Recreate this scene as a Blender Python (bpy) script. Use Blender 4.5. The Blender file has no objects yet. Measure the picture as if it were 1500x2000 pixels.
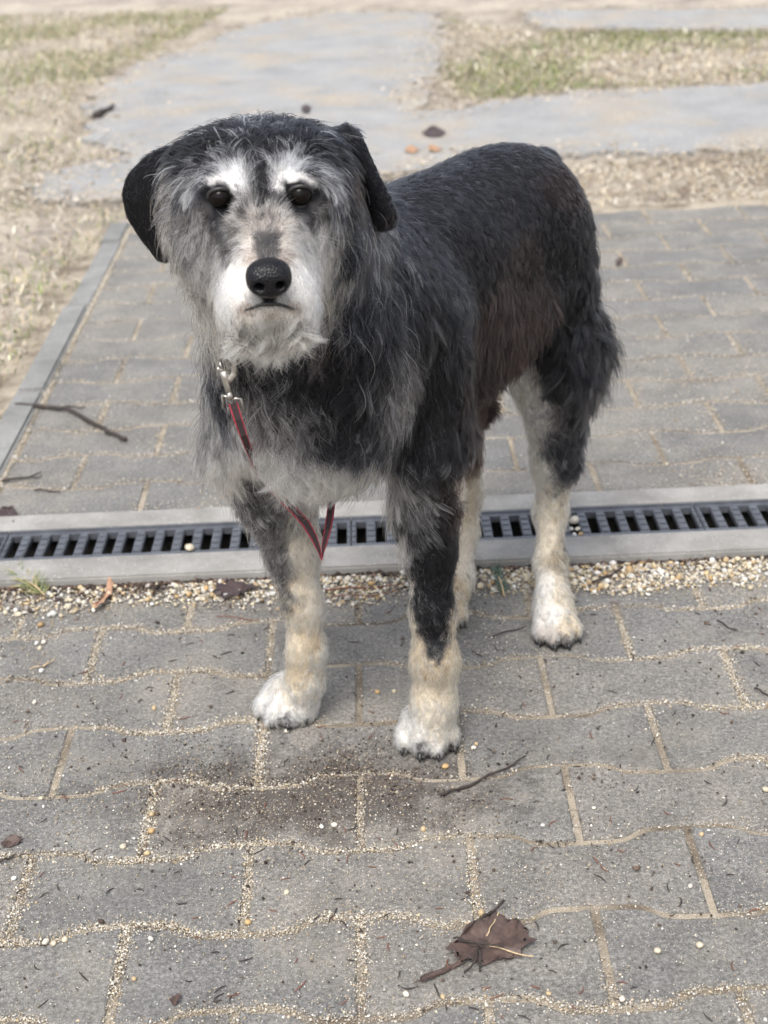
import bpy, bmesh, math, random
import numpy as np
from mathutils import Vector, Matrix
from mathutils.bvhtree import BVHTree
from mathutils.kdtree import KDTree

random.seed(7)
rng = np.random.default_rng(7)
S = bpy.context.scene
C = S.collection

# ------------------------------------------------------------------ camera, sky, sun, exposure
CAM_H, PITCH, ROLL, FPX = 0.95, math.radians(25.91), math.radians(-2.44), 2889.0
FW = np.array([0, math.cos(PITCH), -math.sin(PITCH)])
_r = np.array([1.0, 0, 0]); _u = np.cross(_r, FW)
CR = math.cos(ROLL) * _r + math.sin(ROLL) * _u
CU = -math.sin(ROLL) * _r + math.cos(ROLL) * _u
CAMP = np.array([0, 0, CAM_H])

cam = bpy.data.cameras.new('camera')
cam.sensor_fit = 'VERTICAL'; cam.sensor_height = 36.0; cam.sensor_width = 36.0
cam.lens = FPX / 2000 * 36
cam.clip_start = 0.02; cam.clip_end = 500
cam.dof.use_dof = True; cam.dof.focus_distance = 1.41; cam.dof.aperture_fstop = 7.5
camo = bpy.data.objects.new('camera', cam); C.objects.link(camo)
M = Matrix.Identity(4)
for i in range(3):
    M[i][0] = CR[i]; M[i][1] = CU[i]; M[i][2] = -FW[i]; M[i][3] = CAMP[i]
camo.matrix_world = M
S.camera = camo

SUN_EL, SUN_AZ = math.radians(58), math.radians(200)     # azimuth from +Y towards +X
world = bpy.data.worlds.new('World'); S.world = world; world.use_nodes = True
wn, wl = world.node_tree.nodes, world.node_tree.links
bg = wn['Background']
sky = wn.new('ShaderNodeTexSky'); sky.sky_type = 'NISHITA'; sky.sun_disc = False
sky.sun_elevation = SUN_EL; sky.sun_rotation = SUN_AZ
sky.air_density = 1.0; sky.dust_density = 4.0; sky.ozone_density = 1.0
hsv = wn.new('ShaderNodeHueSaturation'); hsv.inputs['Saturation'].default_value = 0.44
wl.new(sky.outputs[0], hsv.inputs['Color']); wl.new(hsv.outputs[0], bg.inputs['Color'])
bg.inputs['Strength'].default_value = 0.15
sun = bpy.data.lights.new('sun', 'SUN'); sun.energy = 1.3; sun.angle = math.radians(30); sun.color = (1.0, 0.97, 0.925)
suno = bpy.data.objects.new('sun', sun); C.objects.link(suno)
sd = Vector((math.sin(SUN_AZ) * math.cos(SUN_EL), math.cos(SUN_AZ) * math.cos(SUN_EL), math.sin(SUN_EL)))
suno.rotation_euler = sd.to_track_quat('Z', 'Y').to_euler()
S.view_settings.view_transform = 'Standard'; S.view_settings.look = 'None'
S.view_settings.gamma = 1.0; S.view_settings.use_curve_mapping = False
S.view_settings.exposure = 1.12
S.render.engine = 'CYCLES'
S.cycles.use_denoising = True
S.cycles.max_bounces = 10; S.cycles.transmission_bounces = 8; S.cycles.transparent_max_bounces = 4
S.cycles_curves.shape = 'RIBBONS'

# ------------------------------------------------------------------ geometry of the photograph
def ray(x, y):
    return FW + ((x - 750) / FPX) * CR - ((y - 1000) / FPX) * CU
def gz(x, y, z=0.0):
    d = ray(x, y); return CAMP + (z - CAM_H) / d[2] * d
def gY(x, y, Y):
    d = ray(x, y); return CAMP + Y / d[1] * d

# ------------------------------------------------------------------ helpers
def tag(o, label=None, cat=None, group=None, kind=None):
    if label: o['label'] = label
    if cat: o['category'] = cat
    if group: o['group'] = group
    if kind: o['kind'] = kind
    return o
def mesh_obj(name, verts, faces, mat=None, parent=None, smooth=False, mesh_name=None):
    me = bpy.data.meshes.new(mesh_name or name)
    if isinstance(verts, np.ndarray) and isinstance(faces, np.ndarray):
        nv, nf, k = len(verts), len(faces), faces.shape[1]
        me.vertices.add(nv); me.vertices.foreach_set('co', np.ascontiguousarray(verts, dtype=np.float32).ravel())
        me.loops.add(nf * k); me.loops.foreach_set('vertex_index', faces.astype(np.int32).ravel())
        me.polygons.add(nf); me.polygons.foreach_set('loop_start', np.arange(0, nf * k, k, dtype=np.int32))
        me.update(calc_edges=True)
    else:
        me.from_pydata([tuple(v) for v in verts], [], [tuple(f) for f in faces]); me.update()
    if smooth:
        me.polygons.foreach_set('use_smooth', np.ones(len(me.polygons), dtype=bool))
    if mat: me.materials.append(mat)
    o = bpy.data.objects.new(name, me); C.objects.link(o)
    if parent: o.parent = parent
    return o
def bm_obj(name, bm, mat=None, parent=None, smooth=False):
    me = bpy.data.meshes.new(name); bm.to_mesh(me); bm.free()
    if smooth:
        for p in me.polygons: p.use_smooth = True
    if mat: me.materials.append(mat)
    o = bpy.data.objects.new(name, me); C.objects.link(o)
    if parent: o.parent = parent
    return o
def empty(name, loc=(0, 0, 0)):
    o = bpy.data.objects.new(name, None); C.objects.link(o); o.location = loc
    o.empty_display_size = 0.05
    return o
def point_color(me, cols, name='tint'):
    a = me.attributes.new(name, 'FLOAT_COLOR', 'POINT')
    c = np.ones((len(cols), 4), np.float32); c[:, :3] = cols
    a.data.foreach_set('color', c.ravel())

def vnoise(p, scale, seed=0):
    """smooth value noise in [0,1] over n x 2 points"""
    p = np.asarray(p, float)[:, :2] * scale + seed * 17.13
    i = np.floor(p).astype(np.int64); f = p - i; f = f * f * (3 - 2 * f)
    def h(a, b):
        n = (a * 374761393 + b * 668265263 + seed * 974711) & 0xFFFFFFFF
        n = ((n ^ (n >> 13)) * 1274126177) & 0xFFFFFFFF
        return ((n ^ (n >> 16)) & 0xFFFF) / 65535.0
    x, y = i[:, 0], i[:, 1]
    return (h(x, y) * (1 - f[:, 0]) + h(x + 1, y) * f[:, 0]) * (1 - f[:, 1]) + (h(x, y + 1) * (1 - f[:, 0]) + h(x + 1, y + 1) * f[:, 0]) * f[:, 1]
def fbm(p, scale, seed=0, o=3):
    v, a, t = 0, 1.0, 0
    for k in range(o):
        v = v + a * vnoise(p, scale * 2 ** k, seed + k); t += a; a *= 0.5
    return v / t

def sweep(path, radii, n=6, close=True):
    """tube along path (list of points) with one radius per point -> verts, faces"""
    P = [Vector(p) for p in path]; V, F = [], []
    up = Vector((0.13, 0.21, 1)).normalized()
    for i, p in enumerate(P):
        t = (P[min(i + 1, len(P) - 1)] - P[max(i - 1, 0)]).normalized()
        a = t.cross(up)
        if a.length < 1e-4: a = t.cross(Vector((1, 0, 0)))
        a.normalize(); b = a.cross(t)
        for k in range(n):
            w = 2 * math.pi * k / n
            V.append(p + float(radii[i]) * (math.cos(w) * a + math.sin(w) * b))
    for i in range(len(P) - 1):
        for k in range(n):
            F.append((i * n + k, i * n + (k + 1) % n, (i + 1) * n + (k + 1) % n, (i + 1) * n + k))
    if close:
        F.append(tuple(range(n - 1, -1, -1))); F.append(tuple((len(P) - 1) * n + k for k in range(n)))
    return V, F
def join(parts):
    V, F = [], []
    for v, f in parts:
        o = len(V); V += list(v); F += [tuple(i + o for i in q) for q in f]
    return V, F
def box(x0, x1, y0, y1, z0, z1):
    V = [(x0, y0, z0), (x1, y0, z0), (x1, y1, z0), (x0, y1, z0), (x0, y0, z1), (x1, y0, z1), (x1, y1, z1), (x0, y1, z1)]
    return V, [(3, 2, 1, 0), (4, 5, 6, 7), (0, 1, 5, 4), (1, 2, 6, 5), (2, 3, 7, 6), (3, 0, 4, 7)]

# ------------------------------------------------------------------ materials
class NT:
    def __init__(s, name):
        s.m = bpy.data.materials.new(name); s.m.use_nodes = True
        s.n = s.m.node_tree.nodes; s.l = s.m.node_tree.links
        s.b = s.n['Principled BSDF']
    def node(s, t, **k):
        n = s.n.new(t)
        for a, v in k.items(): setattr(n, a, v)
        return n
    def link(s, a, b): s.l.new(a, b)
    def coord(s):
        g = s.node('ShaderNodeNewGeometry'); return g.outputs['Position']
    def noise(s, vec, scale, detail=3, rough=0.55):
        n = s.node('ShaderNodeTexNoise'); n.inputs['Scale'].default_value = scale
        n.inputs['Detail'].default_value = detail; n.inputs['Roughness'].default_value = rough
        if vec is not None: s.link(vec, n.inputs['Vector'])
        return n.outputs['Fac']
    def vor(s, vec, scale, out='Distance'):
        n = s.node('ShaderNodeTexVoronoi'); n.inputs['Scale'].default_value = scale
        if vec is not None: s.link(vec, n.inputs['Vector'])
        return n.outputs[out]
    def ramp(s, fac, stops):
        r = s.node('ShaderNodeValToRGB'); e = r.color_ramp.elements
        while len(e) < len(stops): e.new(0.5)
        for q, (p, c) in zip(e, stops):
            q.position = p; q.color = (c[0], c[1], c[2], 1) if not isinstance(c, float) else (c, c, c, 1)
        s.link(fac, r.inputs['Fac']); return r.outputs['Color']
    def mix(s, fac, a, b, mode='MIX'):
        m = s.node('ShaderNodeMix', data_type='RGBA', blend_type=mode)
        for sock, v in ((m.inputs[0], fac), (m.inputs[6], a), (m.inputs[7], b)):
            if hasattr(v, 'is_output') or hasattr(v, 'node'): s.link(v, sock)
            elif isinstance(v, (int, float)): sock.default_value = v
            else: sock.default_value = (v[0], v[1], v[2], 1)
        return m.outputs[2]
    def math(s, op, a, b=None):
        m = s.node('ShaderNodeMath', operation=op)
        for i, v in enumerate((a, b)):
            if v is None: continue
            if isinstance(v, (int, float)): m.inputs[i].default_value = v
            else: s.link(v, m.inputs[i])
        return m.outputs[0]
    def bump(s, h, strength=0.3, dist=0.002):
        b = s.node('ShaderNodeBump'); b.inputs['Strength'].default_value = strength; b.inputs['Distance'].default_value = dist
        s.link(h, b.inputs['Height']); s.link(b.outputs[0], s.b.inputs['Normal'])
    def color(s, c):
        if isinstance(c, tuple): s.b.inputs['Base Color'].default_value = (c[0], c[1], c[2], 1)
        else: s.link(c, s.b.inputs['Base Color'])
    def rough(s, r):
        if isinstance(r, (int, float)): s.b.inputs['Roughness'].default_value = r
        else: s.link(r, s.b.inputs['Roughness'])
    def spec(s, v): s.b.inputs['Specular IOR Level'].default_value = v
    def attr(s, name):
        a = s.node('ShaderNodeAttribute', attribute_name=name); return a.outputs['Color']
    def objrand(s):
        return s.node('ShaderNodeObjectInfo').outputs['Random']

def mat_plain(name, col, rough=0.7, metal=0.0, var=0.25, scale=60, bump=0.0):
    t = NT(name); p = t.coord()
    f = t.noise(p, scale)
    lo = tuple(c * (1 - var) for c in col); hi = tuple(min(1, c * (1 + var)) for c in col)
    t.color(t.ramp(f, [(0.3, lo), (0.7, hi)])); t.rough(rough); t.b.inputs['Metallic'].default_value = metal
    if bump: t.bump(t.noise(p, scale * 4), bump)
    return t.m

def mat_tint(name, rough=0.8, mul=1.0, sp=0.3):
    t = NT(name); p = t.coord()
    c = t.mix(1.0, t.attr('tint'), t.ramp(t.noise(p, 300), [(0.25, (0.7 * mul,) * 3), (0.75, (1.15 * mul,) * 3)]), 'MULTIPLY')
    t.color(c); t.rough(rough); t.spec(sp); return t.m

def mat_paver():
    t = NT('concrete_paver'); p = t.coord()
    rnd = t.objrand()
    base = t.ramp(t.noise(p, 11, 6, 0.7), [(0.25, (0.118, 0.114, 0.107)), (0.5, (0.170, 0.163, 0.152)), (0.75, (0.222, 0.212, 0.196))])
    tone = t.ramp(rnd, [(0.0, (0.86, 0.88, 0.905)), (0.5, (0.98, 0.98, 0.97)), (1.0, (1.08, 1.06, 1.03))])
    c = t.mix(1.0, base, tone, 'MULTIPLY')
    # coarse sand faces: grain, pale and dark aggregate, unevenly spread
    fine = t.math('ADD', t.math('MULTIPLY', t.noise(p, 210, 5, 0.85), 0.7), t.math('MULTIPLY', t.noise(p, 620, 3, 0.8), 0.3))
    c = t.mix(1.0, c, t.ramp(fine, [(0.34, (0.28,) * 3), (0.5, (0.92,) * 3), (0.66, (2.1,) * 3)]), 'MULTIPLY')
    v = t.node('ShaderNodeTexVoronoi'); v.inputs['Scale'].default_value = 430; t.link(p, v.inputs['Vector'])
    sel = t.node('ShaderNodeSeparateColor'); t.link(v.outputs['Color'], sel.inputs[0])
    thr = t.ramp(t.noise(p, 22, 4, 0.7), [(0.3, 0.95), (0.7, 0.72)])
    spot = t.math('MULTIPLY', t.math('LESS_THAN', v.outputs['Distance'], 0.34), t.math('GREATER_THAN', sel.outputs[0], thr))
    c = t.mix(t.math('MULTIPLY', spot, 0.6), c, t.mix(sel.outputs[2], (0.44, 0.40, 0.34), (0.24, 0.22, 0.20)))
    spot2 = t.math('MULTIPLY', t.math('LESS_THAN', v.outputs['Distance'], 0.3), t.math('LESS_THAN', sel.outputs[1], 0.14))
    c = t.mix(t.math('MULTIPLY', spot2, 0.7), c, (0.035, 0.03, 0.027))
    # fine sand dust and brown dirt lying in drifts
    dust = t.ramp(t.noise(p, 6.5, 7, 0.74), [(0.48, 0.0), (0.70, 0.60)])
    c = t.mix(dust, c, t.ramp(fine, [(0.3, (0.15, 0.135, 0.112)), (0.7, (0.40, 0.365, 0.305))]))
    dirt = t.ramp(t.noise(p, 4.2, 6, 0.72), [(0.54, 0.0), (0.70, 0.55)])
    c = t.mix(dirt, c, (0.085, 0.078, 0.070))
    # damp brown soil spread over the stones where the dog stands
    sep = t.node('ShaderNodeSeparateXYZ'); t.link(p, sep.inputs[0])
    dx = t.math('DIVIDE', t.math('ADD', sep.outputs[0], 0.085), 0.25)
    dy = t.math('DIVIDE', t.math('SUBTRACT', sep.outputs[1], 1.275), 0.10)
    rr = t.math('SQRT', t.math('ADD', t.math('MULTIPLY', dx, dx), t.math('MULTIPLY', dy, dy)))
    rr = t.math('ADD', rr, t.math('MULTIPLY', t.math('SUBTRACT', t.noise(p, 26, 6, 0.78), 0.5), 2.6))
    stain = t.ramp(rr, [(0.35, 0.8), (1.2, 0.0)])
    c = t.mix(stain, c, t.ramp(t.noise(p, 500, 2), [(0.35, (0.030, 0.024, 0.020)), (0.7, (0.095, 0.078, 0.064))]))
    t.color(c)
    t.rough(t.ramp(t.noise(p, 20, 4), [(0.3, 0.6), (0.7, 0.85)])); t.spec(0.35)
    h = t.math('ADD', t.math('MULTIPLY', fine, 0.6), t.math('MULTIPLY', spot, 0.4))
    t.bump(h, 1.0, 0.0045)
    return t.m
M_PAVER = mat_paver()

def mat_sandbed():
    t = NT('joint_sand'); p = t.coord()
    c = t.ramp(t.noise(p, 700, 3, 0.7), [(0.25, (0.15, 0.125, 0.095)), (0.5, (0.36, 0.31, 0.235)), (0.8, (0.55, 0.49, 0.39))])
    c = t.mix(1.0, c, t.ramp(t.noise(p, 12, 4), [(0.36, (0.42, 0.39, 0.37)), (0.6, (1, 1, 1))]), 'MULTIPLY')
    t.color(c); t.rough(0.95); t.bump(t.noise(p, 600, 3, 0.7), 0.9, 0.003); return t.m
M_SAND = mat_sandbed()

def mat_concrete(name, a, b, scale=25):
    t = NT(name); p = t.coord()
    c = t.ramp(t.noise(p, scale, 5, 0.65), [(0.3, a), (0.7, b)])
    c = t.mix(1.0, c, t.ramp(t.noise(p, 1100, 2, 0.7), [(0.3, (0.8,) * 3), (0.7, (1.15,) * 3)]), 'MULTIPLY')
    v = t.node('ShaderNodeTexVoronoi'); v.inputs['Scale'].default_value = 320; t.link(p, v.inputs['Vector'])
    sel = t.node('ShaderNodeSeparateColor'); t.link(v.outputs['Color'], sel.inputs[0])
    spot = t.math('MULTIPLY', t.math('LESS_THAN', v.outputs['Distance'], 0.3), t.math('GREATER_THAN', sel.outputs[0], 0.88))
    c = t.mix(t.math('MULTIPLY', spot, 0.5), c, (0.6, 0.58, 0.54))
    t.color(c); t.rough(0.85); t.bump(t.noise(p, 800, 3, 0.7), 0.4, 0.001); return t.m
M_CONC = mat_concrete('pale_concrete', (0.165, 0.158, 0.145), (0.285, 0.275, 0.258), 14)
M_KERB = mat_concrete('kerb_concrete', (0.12, 0.12, 0.114), (0.215, 0.214, 0.205), 12)
M_TINT = mat_tint('mineral_grains', 0.75)
M_STONE = mat_tint('rounded_stone', 0.55, sp=0.4)
M_PLANT = mat_tint('dry_plant', 0.85, sp=0.2)
M_BARK = mat_plain('dark_bark', (0.028, 0.02, 0.016), 0.75, var=0.5, scale=200, bump=0.5)
M_NEEDLE = mat_tint('needle', 0.7)

def mat_ground():
    t = NT('soil'); p = t.coord()
    c = t.ramp(t.noise(p, 3.5, 6, 0.7), [(0.25, (0.15, 0.125, 0.105)), (0.45, (0.30, 0.26, 0.215)), (0.62, (0.42, 0.37, 0.30)), (0.8, (0.22, 0.19, 0.16))])
    c = t.mix(1.0, c, t.ramp(t.noise(p, 60, 5, 0.7), [(0.3, (0.65,) * 3), (0.7, (1.25,) * 3)]), 'MULTIPLY')
    t.color(c); t.rough(0.95); t.bump(t.noise(p, 40, 5, 0.7), 0.8, 0.02); return t.m
M_SOIL = mat_ground()
def mat_path():
    t = NT('blue_grey_path'); p = t.coord()
    c = t.ramp(t.noise(p, 5, 5, 0.6), [(0.25, (0.205, 0.207, 0.207)), (0.5, (0.258, 0.259, 0.257)), (0.75, (0.305, 0.305, 0.300))])
    c = t.mix(1.0, c, t.ramp(t.noise(p, 120, 4, 0.7), [(0.3, (0.8,) * 3), (0.7, (1.15,) * 3)]), 'MULTIPLY')
    d = t.ramp(t.noise(p, 3.0, 6, 0.72), [(0.47, 0.0), (0.66, 0.9)])
    c = t.mix(d, c, t.ramp(t.noise(p, 90, 4), [(0.3, (0.22, 0.185, 0.145)), (0.7, (0.40, 0.35, 0.28))]))
    t.color(c); t.rough(0.95); t.spec(0.15); t.bump(t.noise(p, 150, 4, 0.7), 0.6, 0.006); return t.m
M_PATH = mat_path()

# ------------------------------------------------------------------ ground
gx, gy = (-120, -1.09, 1.74, 120), (-120, 1.80, 1.95, 160)          # one sheet, open where the drain channel lies
g = mesh_obj('ground', [(x, y, -0.012) for y in gy for x in gx], [(j * 4 + i, j * 4 + i + 1, j * 4 + i + 5, j * 4 + i + 4) for j in range(3) for i in range(3) if (i, j) != (1, 1)], M_SOIL)
tag(g, kind='structure')

# -- pavers: bone-shaped stones, both long edges waved, courses staggered by half a stone
def wave(x, joint_below, cw, A):
    u = ((x - joint_below) / cw) % 1.0
    w = math.cos(2 * math.pi * u)
    return A * math.tanh(3.4 * w) / math.tanh(3.4)
def paver_mesh(k_up, jx_row, jx_above_is_offset, cw, rd, A, x0, x1, yc, gap, r):
    """outline of the stone in the course centred on yc, from joint x0 to x1, in local coordinates"""
    n = 18; ga = gap * (0.7 + 0.6 * r.random())
    xs = [x0 + gap / 2 + (x1 - x0 - gap) * i / n for i in range(n + 1)]
    top = [(x, yc + rd / 2 + wave(x, jx_row, cw, A) - ga / 2) for x in xs]
    bot = [(x, yc - rd / 2 + wave(x, jx_row + cw / 2, cw, A) + ga / 2) for x in xs]
    return bot + top[::-1]
def add_paver(parent, outline, r, hz, mat=M_PAVER, cham=0.0028, depth=0.022):
    cx = sum(p[0] for p in outline) / len(outline); cy = sum(p[1] for p in outline) / len(outline)
    n = len(outline); V, F = [], []
    tx, ty = (max(-.005, min(.005, r.gauss(0, 0.003))) for _ in (0, 1))
    chip = [1 + 0.8 * r.random() ** 3 for _ in range(n)]
    dirs = []
    for i in range(n):
        a = outline[(i - 1) % n]; b = outline[(i + 1) % n]
        e = Vector((b[0] - a[0], b[1] - a[1])).normalized(); dirs.append((-e.y, e.x))
    def ring(off, z, jit=0.0):
        for i in range(n):
            x = outline[i][0] + dirs[i][0] * off * chip[i] - cx; y = outline[i][1] + dirs[i][1] * off * chip[i] - cy
            V.append((x, y, z + tx * x + ty * y))
    ring(0, -depth); ring(0.0, hz - cham * 1.2); ring(cham * 0.45, hz - cham * 0.35); ring(cham, hz)
    for q in range(3):
        for i in range(n):
            F.append((q * n + i, q * n + (i + 1) % n, (q + 1) * n + (i + 1) % n, (q + 1) * n + i))
    F.append(tuple(3 * n + i for i in range(n)))
    o = mesh_obj('paver', V, F, mat, parent, smooth=False)
    o.location = (cx, cy, 0)
    return o

def clip_x(outline, lo, hi):
    return [(min(max(x, lo), hi), y) for x, y in outline]
def course_field(parent, rows, y0, rd, cw, jx, x_lo, x_hi, A, gap, seed, ymin=-9, ymax=9):
    r = random.Random(seed); joints = []
    for k in rows:
        yc = y0 - rd * k; off = jx + (cw / 2 if k % 2 else 0)
        c0 = math.floor((x_lo - off) / cw); c1 = math.ceil((x_hi - off) / cw)
        for c in range(c0, c1):
            x0, x1 = off + c * cw, off + (c + 1) * cw
            if x1 <= x_lo + 0.02 or x0 >= x_hi - 0.02: continue
            ol = paver_mesh(0, off, True, cw, rd, A, x0, x1, yc, gap, r)
            ol = [(min(max(x, x_lo), x_hi), min(max(y, ymin), ymax)) for x, y in ol]
            # drop doubled corner points after clipping
            q = []
            for p in ol:
                if not q or (abs(p[0] - q[-1][0]) + abs(p[1] - q[-1][1])) > 1e-4: q.append(p)
            add_paver(parent, q, r, max(-0.0005, min(0.0006, r.gauss(0, 0.0005))))
            joints.append((x0, yc, k))
    return joints

STRIP_F, GR_F, GR_B, STRIP_B = 1.766, 1.830, 1.926, 1.982
FR = dict(y0=1.5861, rd=0.1126, cw=0.2202, jx=-0.3683)
fore = mesh_obj('forecourt', [(-1.0, 0.35, -0.0026), (1.0, 0.35, -0.0026), (1.0, STRIP_F - 0.004, -0.0026), (-1.0, STRIP_F - 0.004, -0.0026)], [(0, 1, 2, 3)], M_SAND)
tag(fore, kind='structure')
course_field(fore, range(-1, 10), FR['y0'], FR['rd'], FR['cw'], FR['jx'], -0.95, 0.95, 0.0085, 0.0065, 3, ymax=STRIP_F - 0.012)
drv = mesh_obj('driveway', [(-0.72, STRIP_B + 0.002, -0.0026), (1.75, STRIP_B + 0.002, -0.0026), (1.75, 3.66, -0.0026), (-0.72, 3.66, -0.0026)], [(0, 1, 2, 3)], M_SAND)
tag(drv, kind='structure')
BK = dict(y0=2.036, rd=0.1155, cw=0.2300, jx=-0.3655)
course_field(drv, [-m for m in range(0, 14)], BK['y0'], BK['rd'], BK['cw'], BK['jx'], -0.597, 1.7, 0.0075, 0.0065, 5, ymin=STRIP_B + 0.004)
rk = random.Random(4)
yk = STRIP_B + 0.02
while yk < 3.62:
    L = 0.50 if yk + 0.5 < 3.7 else 3.68 - yk
    xo = -0.655 + rk.gauss(0, 0.003)
    bm = bmesh.new(); bmesh.ops.create_cube(bm, size=1)
    bmesh.ops.scale(bm, vec=(0.052, L - 0.008, 0.05), verts=bm.verts)
    bmesh.ops.bevel(bm, geom=bm.edges[:], offset=0.005, segments=2, affect='EDGES')
    ko = bm_obj('kerbstone', bm, M_KERB, drv)
    ko.location = (xo + 0.026, yk + L / 2, -0.018 + rk.gauss(0, 0.002)); ko.rotation_euler = (0, 0, rk.gauss(0, 0.006))
    yk += L

# -- channel drain: two concrete edges, trough, cast grating in half-metre sections
drain = empty('channel_drain', (0, (GR_F + GR_B) / 2, 0))
tag(drain, 'long slotted drain channel with pale concrete edges crossing the driveway', 'drain')
DX0, DX1 = -1.1, 1.75
def dpart(name, vf, mat):
    o = mesh_obj(name, [(x, y - (GR_F + GR_B) / 2, z) for x, y, z in vf[0]], vf[1], mat, drain); return o
def edge_block(y0, y1, zt):
    bm = bmesh.new(); bmesh.ops.create_cube(bm, size=1)
    bmesh.ops.scale(bm, vec=(DX1 - DX0, y1 - y0, 0.08), verts=bm.verts)
    bmesh.ops.bevel(bm, geom=bm.edges[:], offset=0.003, segments=2, affect='EDGES')
    o = bm_obj('concrete_edge', bm, M_CONC, drain); o.location = ((DX0 + DX1) / 2, (y0 + y1) / 2 - (GR_F + GR_B) / 2, zt - 0.04)
edge_block(STRIP_F, GR_F - 0.001, 0.0125); edge_block(GR_B + 0.001, STRIP_B, 0.008)
t = NT('shaded_trough_silt'); p = t.coord(); t.color(t.ramp(t.noise(p, 90, 4, 0.7), [(0.35, (0.006, 0.006, 0.005)), (0.62, (0.02, 0.018, 0.013)), (0.75, (0.06, 0.05, 0.036))])); t.rough(0.9); M_TROUGH = t.m  # silt colour taken near black to carry the shade below the grating
V, F = join([([(DX0, GR_F + 0.002, -0.095), (DX1, GR_F + 0.002, -0.095), (DX1, GR_B - 0.002, -0.095), (DX0, GR_B - 0.002, -0.095)], [(0, 1, 2, 3)]),
             ([(DX0, GR_F, -0.095), (DX1, GR_F, -0.095), (DX1, GR_F, 0.002), (DX0, GR_F, 0.002)], [(0, 1, 2, 3)]),
             ([(DX0, GR_B, -0.095), (DX1, GR_B, -0.095), (DX1, GR_B, 0.002), (DX0, GR_B, 0.002)], [(0, 1, 2, 3)])])
dpart('trough', (V, F), M_TROUGH)
t = NT('cast_grating'); p = t.coord()
t.color(t.ramp(t.noise(p, 60, 5, 0.7), [(0.3, (0.052, 0.056, 0.065)), (0.7, (0.112, 0.119, 0.134))])); t.rough(0.42); t.spec(0.6)
t.b.inputs['Metallic'].default_value = 0.25; t.bump(t.noise(p, 700, 3), 0.25, 0.0008); M_GRATE = t.m
PITCH_S = 0.0275
def grate_section(x0, n):
    parts = []
    yf, yb = GR_F + 0.0015, GR_B - 0.0015; rail = 0.0128; z0, z1 = -0.003, 0.007
    L = n * PITCH_S - 0.0016
    parts.append(box(x0, x0 + L, yf, yf + rail, z0, z1)); parts.append(box(x0, x0 + L, yb - rail, yb, z0, z1))
    parts.append(box(x0, x0 + L, yf, yf + 0.003, z1, z1 + 0.0025)); parts.append(box(x0, x0 + L, yb - 0.003, yb, z1, z1 + 0.0025))
    for i in range(n + 1):
        xa = x0 + i * PITCH_S - 0.0066; xb = xa + 0.0128
        xa, xb = max(xa, x0), min(xb, x0 + L)
        if xb - xa < 0.002: continue
        parts.append(box(xa, xb, yf + rail - 0.0002, yb - rail + 0.0002, z0 + 0.001, z1 - 0.001))
        for q in range(4):                                  # raised anti-slip pads on each bar
            y = yf + rail + 0.005 + q * 0.0170
            parts.append(box(xa + 0.0014, xb - 0.0014, y, y + 0.0118, z1 - 0.001, z1 + 0.0006))
    V, F = join(parts)
    return dpart('grate', (V, F), M_GRATE)
xg = -0.5350 - 0.0138 + 0.0068 - 18 * PITCH_S
while xg < DX1 - 0.5:
    grate_section(xg, 18); xg += 18 * PITCH_S

# ------------------------------------------------------------------ paths, lawns and soil behind
def ragged(poly, step=0.05, amp=0.03, seed=0):
    out = []; r = random.Random(seed)
    for i in range(len(poly)):
        a, b = Vector(poly[i]), Vector(poly[(i + 1) % len(poly)])
        n = max(2, int((b - a).length / step))
        for k in range(n):
            p = a.lerp(b, k / n); out.append((p.x + r.gauss(0, amp * .5), p.y + r.gauss(0, amp * .5)))
    return out
def flat(name, poly, z, mat, depth=0.03, amp=0.03, seed=0, kind='structure'):
    P = ragged(poly, 0.06, amp, seed); n = len(P)
    V = [(x, y, z) for x, y in P] + [(x, y, z - depth) for x, y in P]
    F = [tuple(range(n))] + [(i, n + i, n + (i + 1) % n, (i + 1) % n) for i in range(n)]
    bm = bmesh.new(); vs = [bm.verts.new(v) for v in V]
    for f in F: bm.faces.new([vs[i] for i in f])
    bmesh.ops.recalc_face_normals(bm, faces=bm.faces)
    bmesh.ops.triangulate(bm, faces=[f for f in bm.faces if len(f.verts) > 4])
    o = bm_obj(name, bm, mat); tag(o, kind=kind); return o
PATH1 = [(-0.93, 3.95), (-0.30, 3.96), (0.05, 4.02), (0.25, 4.30), (0.60, 4.24), (1.14, 4.20), (2.2, 4.15), (2.2, 5.22), (1.38, 5.19), (0.76, 5.18), (0.45, 5.08),
              (0.31, 4.98), (0.16, 5.0), (0.33, 6.2), (0.36, 7.38), (-0.17, 7.55), (-0.55, 7.2), (-0.88, 6.2), (-1.02, 5.6), (-0.86, 4.75), (-0.74, 4.45), (-0.95, 4.25)]
flat('path', PATH1, 0.004, M_PATH, amp=0.05, seed=2)
PATH2 = [(0.75, 6.72), (1.7, 6.42), (3.6, 5.9), (3.7, 6.5), (1.85, 7.0), (0.80, 7.30)]
flat('path', PATH2, 0.005, M_PATH, amp=0.05, seed=3)

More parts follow.
